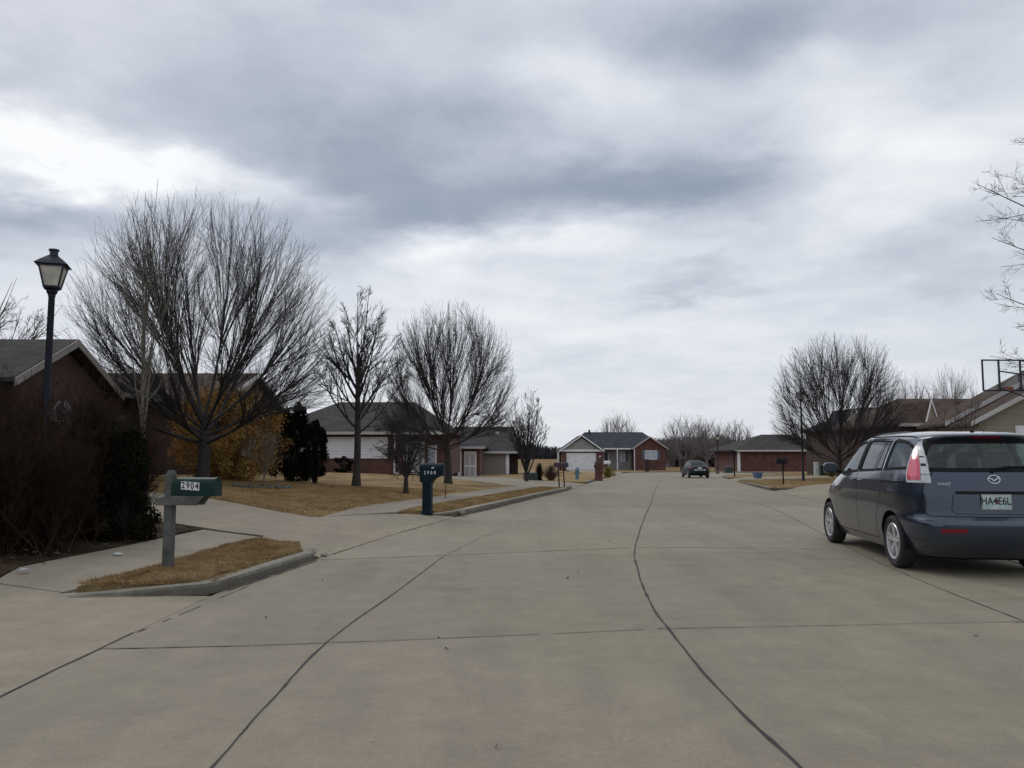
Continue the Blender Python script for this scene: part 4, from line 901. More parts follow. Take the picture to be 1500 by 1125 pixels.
box_part(h, 'wing_wall', M['brick'], (X2(660), X2(703), yw, 0, -.1, Z2(657)))
mr = MB(); hip(mr, X2(655), X2(703), yw, 1.5, Z2(654), Z2(634), X2(668), X2(672), .45, .14); mr.build('wing_roof', M['roofdark'], h)
box_part(h, 'wing_fascia', M['trim'], (X2(655) - .4, X2(703) + .45, yw - .52, yw - .46, Z2(657) - .02, Z2(654) + .0))
d = box_part(h, 'door', M['white'], (X2(680), X2(698), yw - .06, yw, 0, Z2(661)))
dp = MB()
for a, b in ((.1, .85), (1.0, 1.85)):
    for c in (0, 1): dp.box(X2(681) + c * .45, X2(681) + .36 + c * .45, yw - .075, yw - .06, a, b)
dp.build('door_panel', M['trim'], d)
box_part(h, 'column', M['white'], (X2(671), X2(671) + .28, yw - .35, yw - .1, 0, Z2(657)), bevel=.02)
box_part(h, 'roof_vent', M['trim'], (XA(726, Y + 3), XA(731, Y + 3), 2.6, 3.0, ZA(634, Y + 3) - zb - .15, ZA(632.5, Y + 3) - zb))

# far house at the end of the street
Y = 113; zb = zr(Y) + .09; X = lambda px: XA(px, Y); Z = lambda py: ZA(py, Y) - zb
h = empty('end_house', (0, Y, zb), 0, 'single-storey house closing the street, white garage door at left and brick gable at right', 'house')
g0, g1 = X(823), X(881)
box_part(h, 'wall', M['greysiding'], (g0, X(928), 2.0, 12, -.2, Z(657.5)))
box_part(h, 'garage_wall', M['brickfar'], (g0, X(829.5), 0, 6, -.2, Z(661)), (X(873.5), X(884), 0, 6, -.2, Z(661)), (X(829.5), X(873.5), .3, 6, -.2, Z(661)))
w = MB(); w.prism([(g0, Z(661)), (g1, Z(661)), ((g0 + g1) / 2, Z(641))], .02, .3, 'y'); w.build('gable_siding', M['greysiding'], h)
box_part(h, 'gable_band', M['white'], (g0 - .3, g1 + .2, -.14, .02, Z(661.5), Z(658.5)))
garage_door(h, X(829.5), X(873.5), 0, Z(663.5), .22, M['white'])
w = MB(); w.prism([(X(928.5), -.2), (X(974), -.2), (X(974), Z(656)), (X(951), Z(641)), (X(928.5), Z(656))], -.4, 8, 'y'); w.build('brick_gable', M['brickfar'], h)
wn = window(h, X(944.5), X(961), Z(672.5), Z(660.5), -.4, M['white'], M['paneblind'], 1)
for a in (940, 961.8): box_part(h, 'shutter', M['shutter'], (X(a), X(a) + .38, -.47, -.41, Z(673), Z(660)))
window(h, X(911), X(918), Z(675.5), Z(661.5), 2.0, M['white'], M['paneblind'], 0)
for a in (906.5, 918.8): box_part(h, 'shutter', M['shutter'], (X(a), X(a) + .36, 1.93, 1.99, Z(676), Z(661)))
d = box_part(h, 'door', M['doordark'], (X(887), X(893), 1.9, 2.0, 0, Z(663.5)))
box_part(h, 'door_frame', M['white'], (X(885.6), X(887), 1.88, 2.0, 0, Z(663)), (X(893), X(894), 1.88, 2.0, 0, Z(663)))
box_part(h, 'downspout', M['white'], (X(928), X(928) + .12, -.52, -.41, 0, Z(657)))
box_part(h, 'porch_post', M['white'], (X(904), X(904) + .14, .2, .34, 0, Z(658)))
rf = MB(); hip(rf, X(840), X(974), .8, 12.8, Z(656.5), ZA(633, Y + 6.8) - zb, XA(857, Y + 6.8), XA(941, Y + 6.8), .5, .18); ro = rf.build('roof', M['roofblue'], h)
mb = MB(); mb.tube([(XA(863.5, Y + 6), 6, Z(640)), (XA(863.5, Y + 6), 6, ZA(629.5, Y + 6) - zb)], .14, 8); mb.build('vent_pipe', M['black'], ro)
rf = MB(); gable(rf, g0, g1, 0, 7, Z(659), Z(638.5), 'y', .4, .12); rf.build('garage_roof', M['roofblue'], h)
rf = MB(); rake(rf, g0, g1, -.42, Z(659), Z(638.8), .4, .17, .05); rf.build('barge_board', M['white'], h)
rf = MB(); gable(rf, X(928.5), X(974), -.4, 8, Z(656), Z(640.5), 'y', .35, .12); rf.build('gable_roof', M['roofblue'], h)
rf = MB(); rake(rf, X(928.5), X(974), -.77, Z(656), Z(640.8), .35, .14, .05); rf.build('gable_trim', M['trim'], h)
box_part(h, 'gutter', M['white'], (g1 + .3, X(928), .2, .28, Z(658.3), Z(656.4)))
box_part(h, 'wall_lamp', M['white'], (X(877.5), X(880), -.06, 0, Z(669.5), Z(667.5)))

# right side houses
def seth(Y, pxc, dz=0): z = lawnz(XA(pxc, Y), Y) + dz; return z, (lambda px: XA(px, Y)), (lambda py: ZA(py, Y) - z)
zb, X, Z = seth(98, 1130)
h = empty('far_brick_house', (0, 98, zb), 0, 'low red brick house with white corner trim, beyond the far right driveway', 'house')
box_part(h, 'wall', M['brickfar'], (X(1083), X(1192), 0, 12, -.2, Z(661)))
box_part(h, 'corner_trim', M['white'], (X(1080.5), X(1080.5) + .28, -.1, .2, -.1, Z(661)))
mr = MB(); hip(mr, X(1080), X(1192), 0, 12, Z(659), ZA(636.5, 104) - zb, XA(1116, 104), X(1190), .6, .2); mr.build('roof', M['roof'], h)
box_part(h, 'fascia', M['trim'], (X(1080) - .5, X(1192), -.68, -.6, Z(661.5), Z(659)))
# dark-roofed neighbours
for (Y, a, b, ridge, eave, r0, r1, gpx, gpk, nm, lab) in ((64, 1236, 1400, 597, 628, 1262, 1385, 1251, 599, 'dark_roof_house', 'house with a long dark roof and a small white-trimmed gable, behind the rounded pear tree'),
        (47, 1312, 1520, 584, 622, 1318, 1470, 1363, 589, 'brown_roof_house', 'house with a brown roof and a narrow white-edged gable above the minivan windows')):
    zb, X, Z = seth(Y, (a + b) / 2)
    h = empty(nm, (0, Y, zb), 0, lab, 'house')
    box_part(h, 'wall', M['brickdark'], (X(a + 6), X(b), 0, 9, -.2, Z(eave)))
    mr = MB(); hip(mr, X(a + 6), X(b), 0, 9, Z(eave) + .05, ZA(ridge, Y + 4.5) - zb, XA(r0, Y + 4.5), XA(r1, Y + 4.5), .4, .16); mr.build('roof', M['roofbrown'] if Y == 47 else M['roofdark'], h)
    box_part(h, 'fascia', M['trim'], (X(a), X(b), -.50, -.42, Z(eave) - .12, Z(eave) + .06))
    # steep dormer gable turned to the street
    hw = PX(14 if Y > 60 else 9, Y); gx = X(gpx)
    w = MB(); w.prism([(gx - hw, Z(eave) + .06), (gx + hw, Z(eave) + .06), (gx, Z(gpk + 2))], -.3, 3.5, 'y'); w.build('gable_wall', M['tan'], h)
    rr = MB(); rake(rr, gx - hw, gx + hw, -.36, Z(eave) + .06, Z(gpk), .05, .2, .06); rr.build('barge_board', M['white'], h)
    rr = MB(); gable(rr, gx - hw, gx + hw, -.25, 4, Z(eave) + .06, Z(gpk + 1), 'y', .06, .08); rr.build('gable_roof', M['roofbrown'] if Y == 47 else M['roofdark'], h)
# tan gabled house on the right
zb, X, Z = seth(30, 1460)
zb = .25
hx = X(1436)
h = empty('tan_gable_house', (hx, 30, zb), R(-15), 'tan sided house with brown roof and stepped white gables behind the basketball hoop', 'house')
Z = lambda py: ZA(py, 30) - zb
ex = 0.0; ez = Z(617); w1 = 7.6; sl = .56
w = MB(); w.prism([(ex, -.2), (ex + w1, -.2), (ex + w1, ez), (ex + w1 / 2, ez + sl * w1 / 2), (ex, ez)], 0, 6, 'y'); w.build('garage_wall', M['tan'], h)
rf = MB(); gable(rf, ex, ex + w1, 0, 6, ez + .02, ez + .02 + sl * w1 / 2, 'y', .35, .1); rf.build('garage_roof', M['roofbrown'], h)
rf = MB(); rake(rf, ex, ex + w1, -.36, ez + .03, ez + .03 + sl * w1 / 2, .35, .14, .05); rf.build('barge_board', M['trim'], h)
Y2 = 3.3; ex2 = -.05; ez2 = ZA(617, 33.2) - zb; w2 = 12.5
w = MB(); w.prism([(ex2 + .1, -.2), (ex2 + w2, -.2), (ex2 + w2, ez2), (ex2 + w2 / 2, ez2 + sl * w2 / 2), (ex2 + .1, ez2 + .05)], Y2, 7.6, 'y'); w.build('wall', M['brick'], h)
rf = MB(); gable(rf, ex2, ex2 + w2, Y2, 7.6, ez2 + .02, ez2 + .02 + sl * w2 / 2, 'y', .4, .12); rf.build('roof', M['roofbrown'], h)
rf = MB(); rake(rf, ex2, ex2 + w2, Y2 - .41, ez2 + .03, ez2 + .03 + sl * w2 / 2, .4, .15, .05); rf.build('gable_trim', M['trim'], h)
garage_door(h, ex + 1.2, ex + 6.1, .0, 2.2, -.03, M['white'])

# ------------------------------------------------------------------ street lamp
def street_lamp(loc, label, post_h=3.45, s=1.0, rz=R(20), group='street lamps'):
    t = empty('street_lamp', loc, rz, label, 'street lamp', group)
    p = MB(); p.lathe([(0, -.05), (.11, -.05), (.11, .06), (.085, .1), (.07, .5), (.062, .55), (.055, .6), (.046, post_h - .05), (.052, post_h - .04), (.052, post_h)], 16); p.build('post', M['iron'], t, smooth=True)
    b = MB(); z = post_h
    b.lathe([(0, z - .02), (.05, z - .02), (.075, z + .02), (.08, z + .05), (.11, z + .07), (.12, z + .09), (0, z + .09)], 16); b.build('collar', M['iron'], t, smooth=True)
    z0 = post_h + .09; z1 = z0 + .33; a, c = .097, .166
    f = MB()
    for sx, sy in ((1, 1), (1, -1), (-1, 1), (-1, -1)): f.tube([(sx * a, sy * a, z0), (sx * c, sy * c, z1)], .014, 6)
    for q, zz in ((a, z0 + .01), (c, z1)):
        f.box(-q - .014, q + .014, -q - .014, -q + .014, zz - .015, zz + .015); f.box(-q - .014, q + .014, q - .014, q + .014, zz - .015, zz + .015)
        f.box(-q - .014, -q + .014, -q + .014, q - .014, zz - .015, zz + .015); f.box(q - .014, q + .014, -q + .014, q - .014, zz - .015, zz + .015)
    hd = f.build('lantern', M['iron'], t)
    for k in range(4):
        g_ = MB(); rot = Matrix.Rotation(k * math.pi / 2, 3, 'Z')
        g_.add([rot @ Vector(v) for v in ((-a + .01, -a + .004, z0 + .02), (a - .01, -a + .004, z0 + .02), (c - .01, -c + .004, z1 - .01), (-c + .01, -c + .004, z1 - .01))], [(0, 1, 2, 3)]); g_.build('pane', M['frost'], hd, fix=False)
    r = MB(); e = .225; r.add([(-e, -e, z1 + .015), (e, -e, z1 + .015), (e, e, z1 + .015), (-e, e, z1 + .015), (-.16, -.16, z1 + .08), (.16, -.16, z1 + .08), (.16, .16, z1 + .08), (-.16, .16, z1 + .08), (-.06, -.06, z1 + .17), (.06, -.06, z1 + .17), (.06, .06, z1 + .17), (-.06, .06, z1 + .17)],
        [(3, 2, 1, 0), (0, 1, 5, 4), (1, 2, 6, 5), (2, 3, 7, 6), (3, 0, 4, 7), (4, 5, 9, 8), (5, 6, 10, 9), (6, 7, 11, 10), (7, 4, 8, 11), (8, 9, 10, 11)])
    r.build('cap', M['iron'], t)
    r = MB(); r.lathe([(0, z1 + .16), (.062, z1 + .16), (.058, z1 + .24), (.075, z1 + .245), (.075, z1 + .27), (0, z1 + .275)], 12); r.build('finial', M['iron'], t, smooth=True)
    t.scale = (s, s, s)
    return t
Y = 12.0; x = XA(64.0, Y); street_lamp((x, Y, .30), 'dark blue metal street lamp with a four-sided lantern rising from the hedge at left', post_h=ZA(422, Y) - .30 - .09)
Y = 82; x = XA(1051.5, Y); street_lamp((x, Y, zr(Y) + .1), 'distant black street lamp right of the parked sedan', post_h=3.3, rz=0)
Y = 45; x = XA(1175.5, Y); t = street_lamp((x, Y, lawnz(x, Y)), 'tall dark street lamp against the rounded pear tree across the street', post_h=ZA(588, Y) - lawnz(x, Y), rz=.3)

# ------------------------------------------------------------------ mailboxes
def mailbox_shape(mb, x0, x1, w, h0, h1, n=12, z=0):
    """arched box along x"""
    prof = [(-w, z)] + [(-w, z + h0)] + [(-w * math.cos(math.pi * i / n), z + h0 + (h1 - h0) * math.sin(math.pi * i / n)) for i in range(1, n)] + [(w, z + h0), (w, z)]
    mb.prism(prof, x0, x1, 'x')
g = Vector((-3.85, 8.98, .11)); x_ = XA(252, 8.98)
t = empty('mailbox', (x_, 8.98, .12), R(-8), 'green metal mailbox numbered 2904 on a weathered wooden post at the near kerb', 'mailbox')
p = MB(); p.box(-.046, .046, -.046, .046, -.1, 1.05); p.add([(-.046,-.046,1.05),(.046,-.046,1.05),(.046,.046,1.05),(-.046,.046,1.05),(-.022,-.022,1.10),(.022,-.022,1.10),(.022,.022,1.10),(-.022,.022,1.10)], [(0,1,5,4),(1,2,6,5),(2,3,7,6),(3,0,4,7),(4,5,6,7)]); p.build('post', M['wood'], t)
p = MB(); p.prism([(-.155, .80), (.42, .80), (.36, .715), (-.09, .715)], -.092, -.054, 'y'); p.prism([(-.155, .80), (.42, .80), (.36, .715), (-.09, .715)], .054, .092, 'y'); p.box(-.02, .44, -.09, .09, .801, .818); p.build('arm', M['wood'], t)
p = MB(); mailbox_shape(p, .056, .545, .085, .11, .20, 14, .82); bx = p.build('box', M['greenbox'], t, smooth=True)
p = MB(); mailbox_shape(p, .545, .562, .092, .115, .21, 14, .815); dr = p.build('door', M['greenbox'], t, smooth=True)
p = MB(); p.tube([(.567, 0, .985), (.585, 0, .99), (.585, 0, 1.005), (.567, 0, 1.01)], .005, 6); p.build('latch', M['black'], dr)
p = MB(); p.box(-.15, .0, 0, 0, 0, 0)
for i, ch in enumerate('2904'):
    cx = .20 + i * .054; zz = .934 - i * .0035; yy = -.0868
    st = MB(); st.box(cx - .0265, cx + .0265, yy - .0015, yy, zz - .044, zz + .044); so = st.build('sticker', M['sticker'], bx)
    textmesh('digit', ch, .10, M['ink'], so, (cx, yy - .003, zz), (R(90), 0, 0), .0008, .82, .0018)
# second mailbox: moulded teal plastic
g = on_ground(626, 750, lambda x, y: zr(y) + .12)
t = empty('mailbox', g, R(-10), 'dark teal moulded plastic mailbox on a thick post at the second kerb', 'mailbox')
p = MB(); p.box(-.10, .10, -.085, .085, -.05, .72); p.box(-.115, .115, -.10, .10, -.05, .03); p.build('post', M['teal'], t, bevel=.012)
p = MB(); prof = [(-.14, .62), (.12, .62), (.17, .66), (.25, .72), (.33, .80), (.37, .82), (.37, .94), (-.15, .94), (-.15, .72)]; prof = [(-.155, .68), (-.10, .64), (.09, .60), (.12, .66), (.17, .725), (.24, .77), (.31, .79), (.36, .80), (.36, .95), (-.155, .95)]
p.prism(prof, -.12, .12, 'y'); bb = p.build('body', M['teal'], t, bevel=.012)
p = MB(); mailbox_shape(p, -.165, .375, .125, .03, .13, 14, .945); p.build('roof', M['teal'], t, smooth=True)
p = MB(); mailbox_shape(p, .365, .385, .115, .15, .23, 12, .82); p.build('door', M['teal'], t, smooth=True)
for i, ch in enumerate('2908'):
    textmesh('digit', ch, .10, M['sticker'], bb, (-.03 + i * .075, -.1225, .865), (R(90), 0, 0), .001, .75, .002)
p = MB(); p.lathe([(0, 0), (.03, 0), (.025, .02), (0, .025)], 12); o = p.build('emblem', M['sticker'], bb, smooth=True); o.location = (.15, -.12, .965); o.scale = (1.3, .4, 1)
# twin mailboxes
Y = 36.5
for i, (px, sd) in enumerate(((820, 0), (827.5, 1))):
    x = XA(px, Y); z = zr(Y) + .12; lab = ('dark maroon mailbox, left of the twin pair on thin posts', 'dark blue-grey mailbox, right of the twin pair on thin posts')[i]
    t = empty('mailbox', (x, Y, z), R(-4), lab, 'mailbox')
    p = MB(); p.tube([(-.03, 0, -.05), (-.08, 0, .9)], .03, 8); p.build('post', M['black'], t)
    p = MB(); mailbox_shape(p, -.28, .16, .09, .12, .21, 10, .86); p.build('box', (M['redcap'], M['shutter'])[i] if False else pm('box_%s' % ('maroon', 'slate')[i], ((.05, .012, .02), (.02, .022, .04))[i], None, 8, .5), t, smooth=True)
# brick pillars with mailboxes
def pillar(px, base, h, w, mat, lab, name='brick_pillar', zf=None, slot=True):
    g = on_ground(px, base, zf or (lambda x, y: zr(y) + .08)); t = empty(name, g, 0, lab, 'mailbox pillar')
    p = MB(); p.box(-w / 2, w / 2, -w / 2, w / 2, -.1, h - .08); p.build('shaft', mat, t, bevel=.008)
    p = MB(); p.box(-w / 2 - .03, w / 2 + .03, -w / 2 - .03, w / 2 + .03, h - .08, h); p.build('cap', M['stone'], t, bevel=.01)
    p = MB(); mailbox_shape(p, -w / 2 - .06, -w / 2 + .1, .09, .12, .2, 10, h * .66); p.build('letter_box', M['black'], t, smooth=True)
pillar(877, 702.5, 1.15, .46, M['brick'], 'red brick mailbox pillar at the left road edge, left of the white mailbox')
pillar(947.5, 690.8, 1.5, .5, M['brickdark'], 'dark brick mailbox pillar in front of the end house gable')
pillar(1000, 690.8, 1.65, .5, M['brickdark'], 'darkest mailbox pillar, just left of the parked sedan')
# white mailbox
g = on_ground(889.5, 697, lambda x, y: zr(y) + .1); t = empty('mailbox', g, .2, 'small white mailbox on a post with a yellow plant at its foot', 'mailbox')
p = MB(); p.box(-.05, .05, -.05, .05, -.1, .95); p.build('post', M['wood'], t)
p = MB(); mailbox_shape(p, -.26, .26, .13, .16, .27, 10, .95); p.build('box', M['white'], t, smooth=True)
# black mailboxes on the right
for px, base, hh, lab, yaw in ((1147.5, 711, 1.05, 'black mailbox on a thin post standing on the verge at the right kerb', .5), (1076, 698.5, 1.75, 'tall black mailbox post at the far right road edge, left of the low brick house', .4)):
    g = on_ground(px, base, lambda x, y: zr(y) + .1); t = empty('mailbox', g, yaw, lab, 'mailbox')
    p = MB(); p.tube([(0, 0, -.05), (0, 0, hh)], .035 if hh < 1.2 else .05, 8); p.build('post', M['black'], t)
    p = MB(); mailbox_shape(p, -.3, .2, .11, .14, .26, 10, hh - .02); p.build('box', M['black'], t, smooth=True)
    p = MB(); p.tube([(0, 0, hh - .28), (.2, 0, hh - .02)], .015, 6); p.build('brace', M['black'], t)
# hydrant
g = on_ground(845.5, 702.5, lambda x, y: zr(y) + .1); t = empty('fire_hydrant', g, 0, 'pale blue fire hydrant on the verge before the end house driveway', 'fire hydrant')
p = MB(); p.lathe([(0, -.05), (.17, -.05), (.17, .03), (.12, .05), (.11, .52), (.15, .53), (.15, .57), (.13, .66), (.09, .74), (.03, .78), (0, .82)], 16); p.build('barrel', M['aqua'], t, smooth=True)
for s in (-1, 1):
    p = MB(); p.lathe([(0, 0), (.055, 0), (.055, .1), (0, .1)], 10, 'x', (s * .12 - .05 + s * .03, 0, .42)); p.build('outlet', M['aqua'], t)
# utility boxes
def ubox(name, px, base, w, hh, dpt, mat, lab, cat='utility box', yaw=0.1, slope=.04, zf=None):
    g = on_ground(px, base, zf or lawnz); t = empty(name, g, yaw, lab, cat)
    p = MB(); p.prism([(-dpt / 2, -.05), (dpt / 2, -.05), (dpt / 2, hh), (-dpt / 2, hh - slope)], -w / 2, w / 2, 'x'); p.build('cabinet', mat, t, bevel=.015)
    p = MB(); p.prism([(-dpt / 2 - .02, hh - slope), (dpt / 2 + .02, hh), (dpt / 2 + .02, hh + .04), (-dpt / 2 - .02, hh - slope + .04)], -w / 2 - .02, w / 2 + .02, 'x'); p.build('lid', mat, t)
    p = MB(); p.box(w * .18, w * .24, -dpt / 2 - .02, -dpt / 2, hh * .35, hh * .55); p.build('latch', M['black'], t); return t
ubox('utility_box', 777, 703.5, .78, .42, .6, M['utility'], 'low dark green utility box at the foot of the small upright tree')
ubox('utility_pedestal', 1188, 694.5, .36, 1.75, .35, M['utilitywhite'], 'tall white utility cabinet beside the lamp post across the street', zf=lawnz)
ubox('utility_pedestal', 1196, 697, .30, 1.05, .3, M['utilitywhite'], 'shorter pale utility pedestal right of the tall white one', zf=lawnz)
ubox('utility_box', 1205, 696, .62, .78, .5, M['utility'], 'dark green utility cabinet right of the pale pedestals', zf=lawnz)
ubox('utility_box', 1067, 692, .85, .6, .6, M['utility'], 'small distant green utility box left of the far black mailbox post', zf=lambda x, y: zr(y) + .08)
ubox('garden_block', 1218, 693, .75, .6, .5, M['brick'], 'low brick block right of the green cabinet, by the pear tree trunk', cat='brick planter', zf=lawnz)
g = on_ground(1110, 700.5, lawnz); t = empty('recycling_bin', g, .3, 'small open blue recycling bin on the far right driveway edge', 'bin')
p = MB(); s = .27
p.add([(-.20,-.15,0),(.20,-.15,0),(.20,.15,0),(-.20,.15,0),(-s,-.2,.38),(s,-.2,.38),(s,.2,.38),(-s,.2,.38),(-s+.03,-.17,.38),(s-.03,-.17,.38),(s-.03,.17,.38),(-s+.03,.17,.38),(-.17,-.12,.04),(.17,-.12,.04),(.17,.12,.04),(-.17,.12,.04)],
      [(3,2,1,0),(0,1,5,4),(1,2,6,5),(2,3,7,6),(3,0,4,7),(4,5,9,8),(5,6,10,9),(6,7,11,10),(7,4,8,11),(8,9,13,12),(9,10,14,13),(10,11,15,14),(11,8,12,15),(12,13,14,15)]); p.build('tub', M['bluebin'], t)
p = MB(); p.box(-s - .02, s + .02, -.225, -.2, .33, .39); p.box(-s - .02, s + .02, .2, .225, .33, .39); p.build('rim', M['bluebin'], t)
# marker posts
for px, base, hh, lab, m in ((1051.5, 693.5, 1.0, 'short thin marker post left of the far lamp post', M['drygrass']), (1041-9+9, 693, .6, 'small stub post beside the sedan', M['drygrass'])):
    g = on_ground(px - 2, base, lambda x, y: zr(y) + .08); p = MB(); p.tube([(0, 0, -.1), (0, 0, hh * .9), (0, 0, hh)], [.05, .045, .02], 8); o = p.build('marker_post', m); o.location = g; tag(o, lab, 'post')
# litter near hedge and white box with red cap at far left
t = empty('valve_box', (-6.35,9.75,.12), .3, 'small grey utility box with a red cap, low in the hedge bed', 'utility box')
p = MB(); p.box(-.09, .09, -.06, .06, -.05, .17); p.build('case', M['utilitywhite'], t, bevel=.01)
p = MB(); p.box(-.095, .095, -.065, .065, .171, .20); p.build('cap', M['redcap'], t, bevel=.008)
for px, py, lab, sc in ((172, 812, 'crumpled white litter on the edge of the planting bed near the pavement', (.07,.03,.025)), (35, 834, 'flat pale scrap lying at the left end of the planting bed edge', (.06,.035,.012))):
    g = on_ground(px, py, lambda x, y: .14); mb = MB(); pebble(mb, (0, 0, 0), sc, px); o = mb.build('litter', M['litterwhite']); o.location = g; tag(o, lab, 'litter')

# ------------------------------------------------------------------ basketball hoop
Y = 26; x0 = XA(1444.5, Y); zt = ZA(526.5, Y); zb_ = ZA(573, Y); gz = drivez(x0 + 1, Y)
t = empty('basketball_hoop', (x0, Y, gz), R(2), 'basketball hoop with a clear framed backboard, seen from behind at the right edge', 'basketball hoop')
W_ = 1.80; a = zb_ - gz; b = zt - gz
p = MB(); 
for q in ((0, W_, -.02, .02, b - .045, b), (0, W_, -.02, .02, a, a + .045), (0, .045, -.02, .02, a + .045, b - .045), (W_ - .045, W_, -.02, .02, a + .045, b - .045)): p.box(*q)
bd = p.build('backboard_frame', M['iron'], t)
p = MB(); p.add([(.04, 0, a + .04), (W_ - .04, 0, a + .04), (W_ - .04, 0, b - .04), (.04, 0, b - .04)], [(0, 1, 2, 3)]); p.build('backboard', M['board'], t, fix=False)
p = MB()
for xx in (.52, W_ - .56):
    p = MB(); p.box(xx, xx + .045, -.07, -.021, a, b); p.build('support_bar', M['iron'], t)
p = MB(); cx = W_ / 2
for xx in (.545, W_ - .54):
    p.tube([(xx, -.05, a + .66), (cx + .55, -1.15, a + .30)], .024, 8); p.tube([(xx, -.05, a + .1), (cx + .55, -1.15, a - .55)], .024, 8)
p.build('arm', M['iron'], t)
p = MB(); p.box(cx + .48, cx + .60, -1.22, -1.10, -.05, a + .42); p.build('pole', M['iron'], t)
p = MB(); ring = [(cx + .225 * math.cos(i * math.pi / 12), .38 + .225 * math.sin(i * math.pi / 12), a + .12) for i in range(25)]; p.tube(ring, .010, 6); p.box(cx - .12, cx + .12, -.03, .10, a + .02, a + .14); p.build('rim', pm('rim_orange', (.22, .05, .02), (.12, .03, .015), 9, .5), t)


# ------------------------------------------------------------------ vehicles
class Body:
    def __init__(s, xr, xf, w, xc, nr, nf):
        z = np.linspace(min(p[0] for p in w), max(p[0] for p in w), 400)
        def sm(tab, sig):
            v = np.interp(z, [p[0] for p in tab], [p[1] for p in tab]); k = int(sig / (z[1] - z[0])); 
            ker = np.hanning(2 * k + 3); ker /= ker.sum(); pad = np.concatenate([2 * v[0] - v[k + 1:0:-1], v, 2 * v[-1] - v[-2:-k - 3:-1]]); return np.convolve(pad, ker, 'valid')[:len(v)]
        s.z = z; s.xr = sm(xr, .022); s.xf = sm(xf, .03); s.w = np.maximum(.015, sm(w, .022)); s.xc = xc; s.nr = nr; s.nf = nf
    def at(s, z): return float(np.interp(z, s.z, s.xr)), float(np.interp(z, s.z, s.xf)), float(np.interp(z, s.z, s.w))
    def ring(s, z, m):
        xr, xf, w = s.at(z); out = []
        for i in range(m):
            t = 2 * math.pi * i / m; c, sn = math.cos(t), math.sin(t); n = s.nf if c > 0 else s.nr; A = (xf - s.xc) if c > 0 else (s.xc - xr)
            out.append((s.xc + math.copysign(A * abs(c) ** (2 / n), c), math.copysign(w * abs(sn) ** (2 / (s.nf if c > 0 else s.nr)), sn), z))
        return out
    def side(s, x, z, o=0):
        xr, xf, w = s.at(z); A = (xf - s.xc) if x > s.xc else (s.xc - xr); n = s.nf if x > s.xc else s.nr
        return (x, w * max(0, 1 - min(1, abs((x - s.xc) / A)) ** n) ** (1 / n) + o, z)
    def rear(s, y, z, o=0):
        xr, xf, w = s.at(z); return (s.xc - (s.xc - xr) * max(0, 1 - min(1, abs(y / w)) ** s.nr) ** (1 / s.nr) - o, y, z)
    def front(s, y, z, o=0):
        xr, xf, w = s.at(z); return (s.xc + (xf - s.xc) * max(0, 1 - min(1, abs(y / w)) ** s.nf) ** (1 / s.nf) + o, y, z)
    def corner(s, u, z, o=0):
        """u metres from the rear left corner, positive along the side"""
        xr, xf, w = s.at(z); P = []
        for i in range(181):
            t = math.pi - i / 180 * (math.pi / 2) * .999; P.append((s.xc - (s.xc - xr) * abs(math.cos(t)) ** (2 / s.nr), w * abs(math.sin(t)) ** (2 / s.nr)))
        P = np.array(P); d = np.concatenate([[0], np.cumsum(np.linalg.norm(np.diff(P, axis=0), axis=1))]); q = d[90] + u
        x = np.interp(q, d, P[:, 0]); y = np.interp(q, d, P[:, 1]); x2 = np.interp(q + .01, d, P[:, 0]); y2 = np.interp(q + .01, d, P[:, 1])
        tx, ty = x2 - x, y2 - y; l = math.hypot(tx, ty) or 1; return (x - ty / l * o, y + tx / l * o, z)
    def mesh(s, m=144, nz=76):
        z0, z1 = s.z[0], s.z[-1]; zs = sorted(set([z0 + (z1 - z0) * (1 - (1 - i / nz) ** 1.6) for i in range(nz + 1)]))
        vs = []; fs = []
        for z in zs: vs += s.ring(z, m)
        for i in range(len(zs) - 1):
            for j in range(m): fs.append((i * m + j, i * m + (j + 1) % m, (i + 1) * m + (j + 1) % m, (i + 1) * m + j))
        vs.append((s.xc, 0, zs[0])); vs.append((s.xc if False else float(np.mean([p[0] for p in vs[-1 - m:-1]])), 0, zs[-1] + .001)); nb = len(vs)
        for j in range(m): fs.append(((j + 1) % m, j, nb - 2)); fs.append(((len(zs) - 1) * m + j, (len(zs) - 1) * m + (j + 1) % m, nb - 1))
        return vs, fs
def patch(outer, fn, o, mat, name, parent, inner=None, step=.04, mirror=False, smooth=True):
    vs, fs = fill(outer, step, inner); mb = MB()
    P = [fn(a, b, o) for a, b in vs]
    mb.add(P, fs)
    if mirror:
        m2 = MB(); m2.add([(x, -y, z) for x, y, z in P], [f[::-1] for f in fs]); o2 = m2.build(name, mat, parent, fix=False)
        for p in o2.data.polygons: p.use_smooth = smooth
    ob = mb.build(name, mat, parent, fix=False)
    for p in ob.data.polygons: p.use_smooth = smooth
    return ob
def inset(poly, d):
    n = len(poly); cx = sum(p[0] for p in poly) / n; cy = sum(p[1] for p in poly) / n; out = []
    ar = sum(poly[i][0] * poly[(i + 1) % n][1] - poly[(i + 1) % n][0] * poly[i][1] for i in range(n)); sg = 1 if ar > 0 else -1
    for i in range(n):
        a, b, c = Vector(poly[i - 1]), Vector(poly[i]), Vector(poly[(i + 1) % n]); e1 = (b - a).normalized(); e2 = (c - b).normalized()
        n1 = Vector((-e1.y, e1.x)) * sg; n2 = Vector((-e2.y, e2.x)) * sg; m_ = (n1 + n2); m_ = m_ / max(.3, m_.length_squared) * 2 if m_.length > 0 else n1
        out.append(tuple(b + m_ * d))
    return out
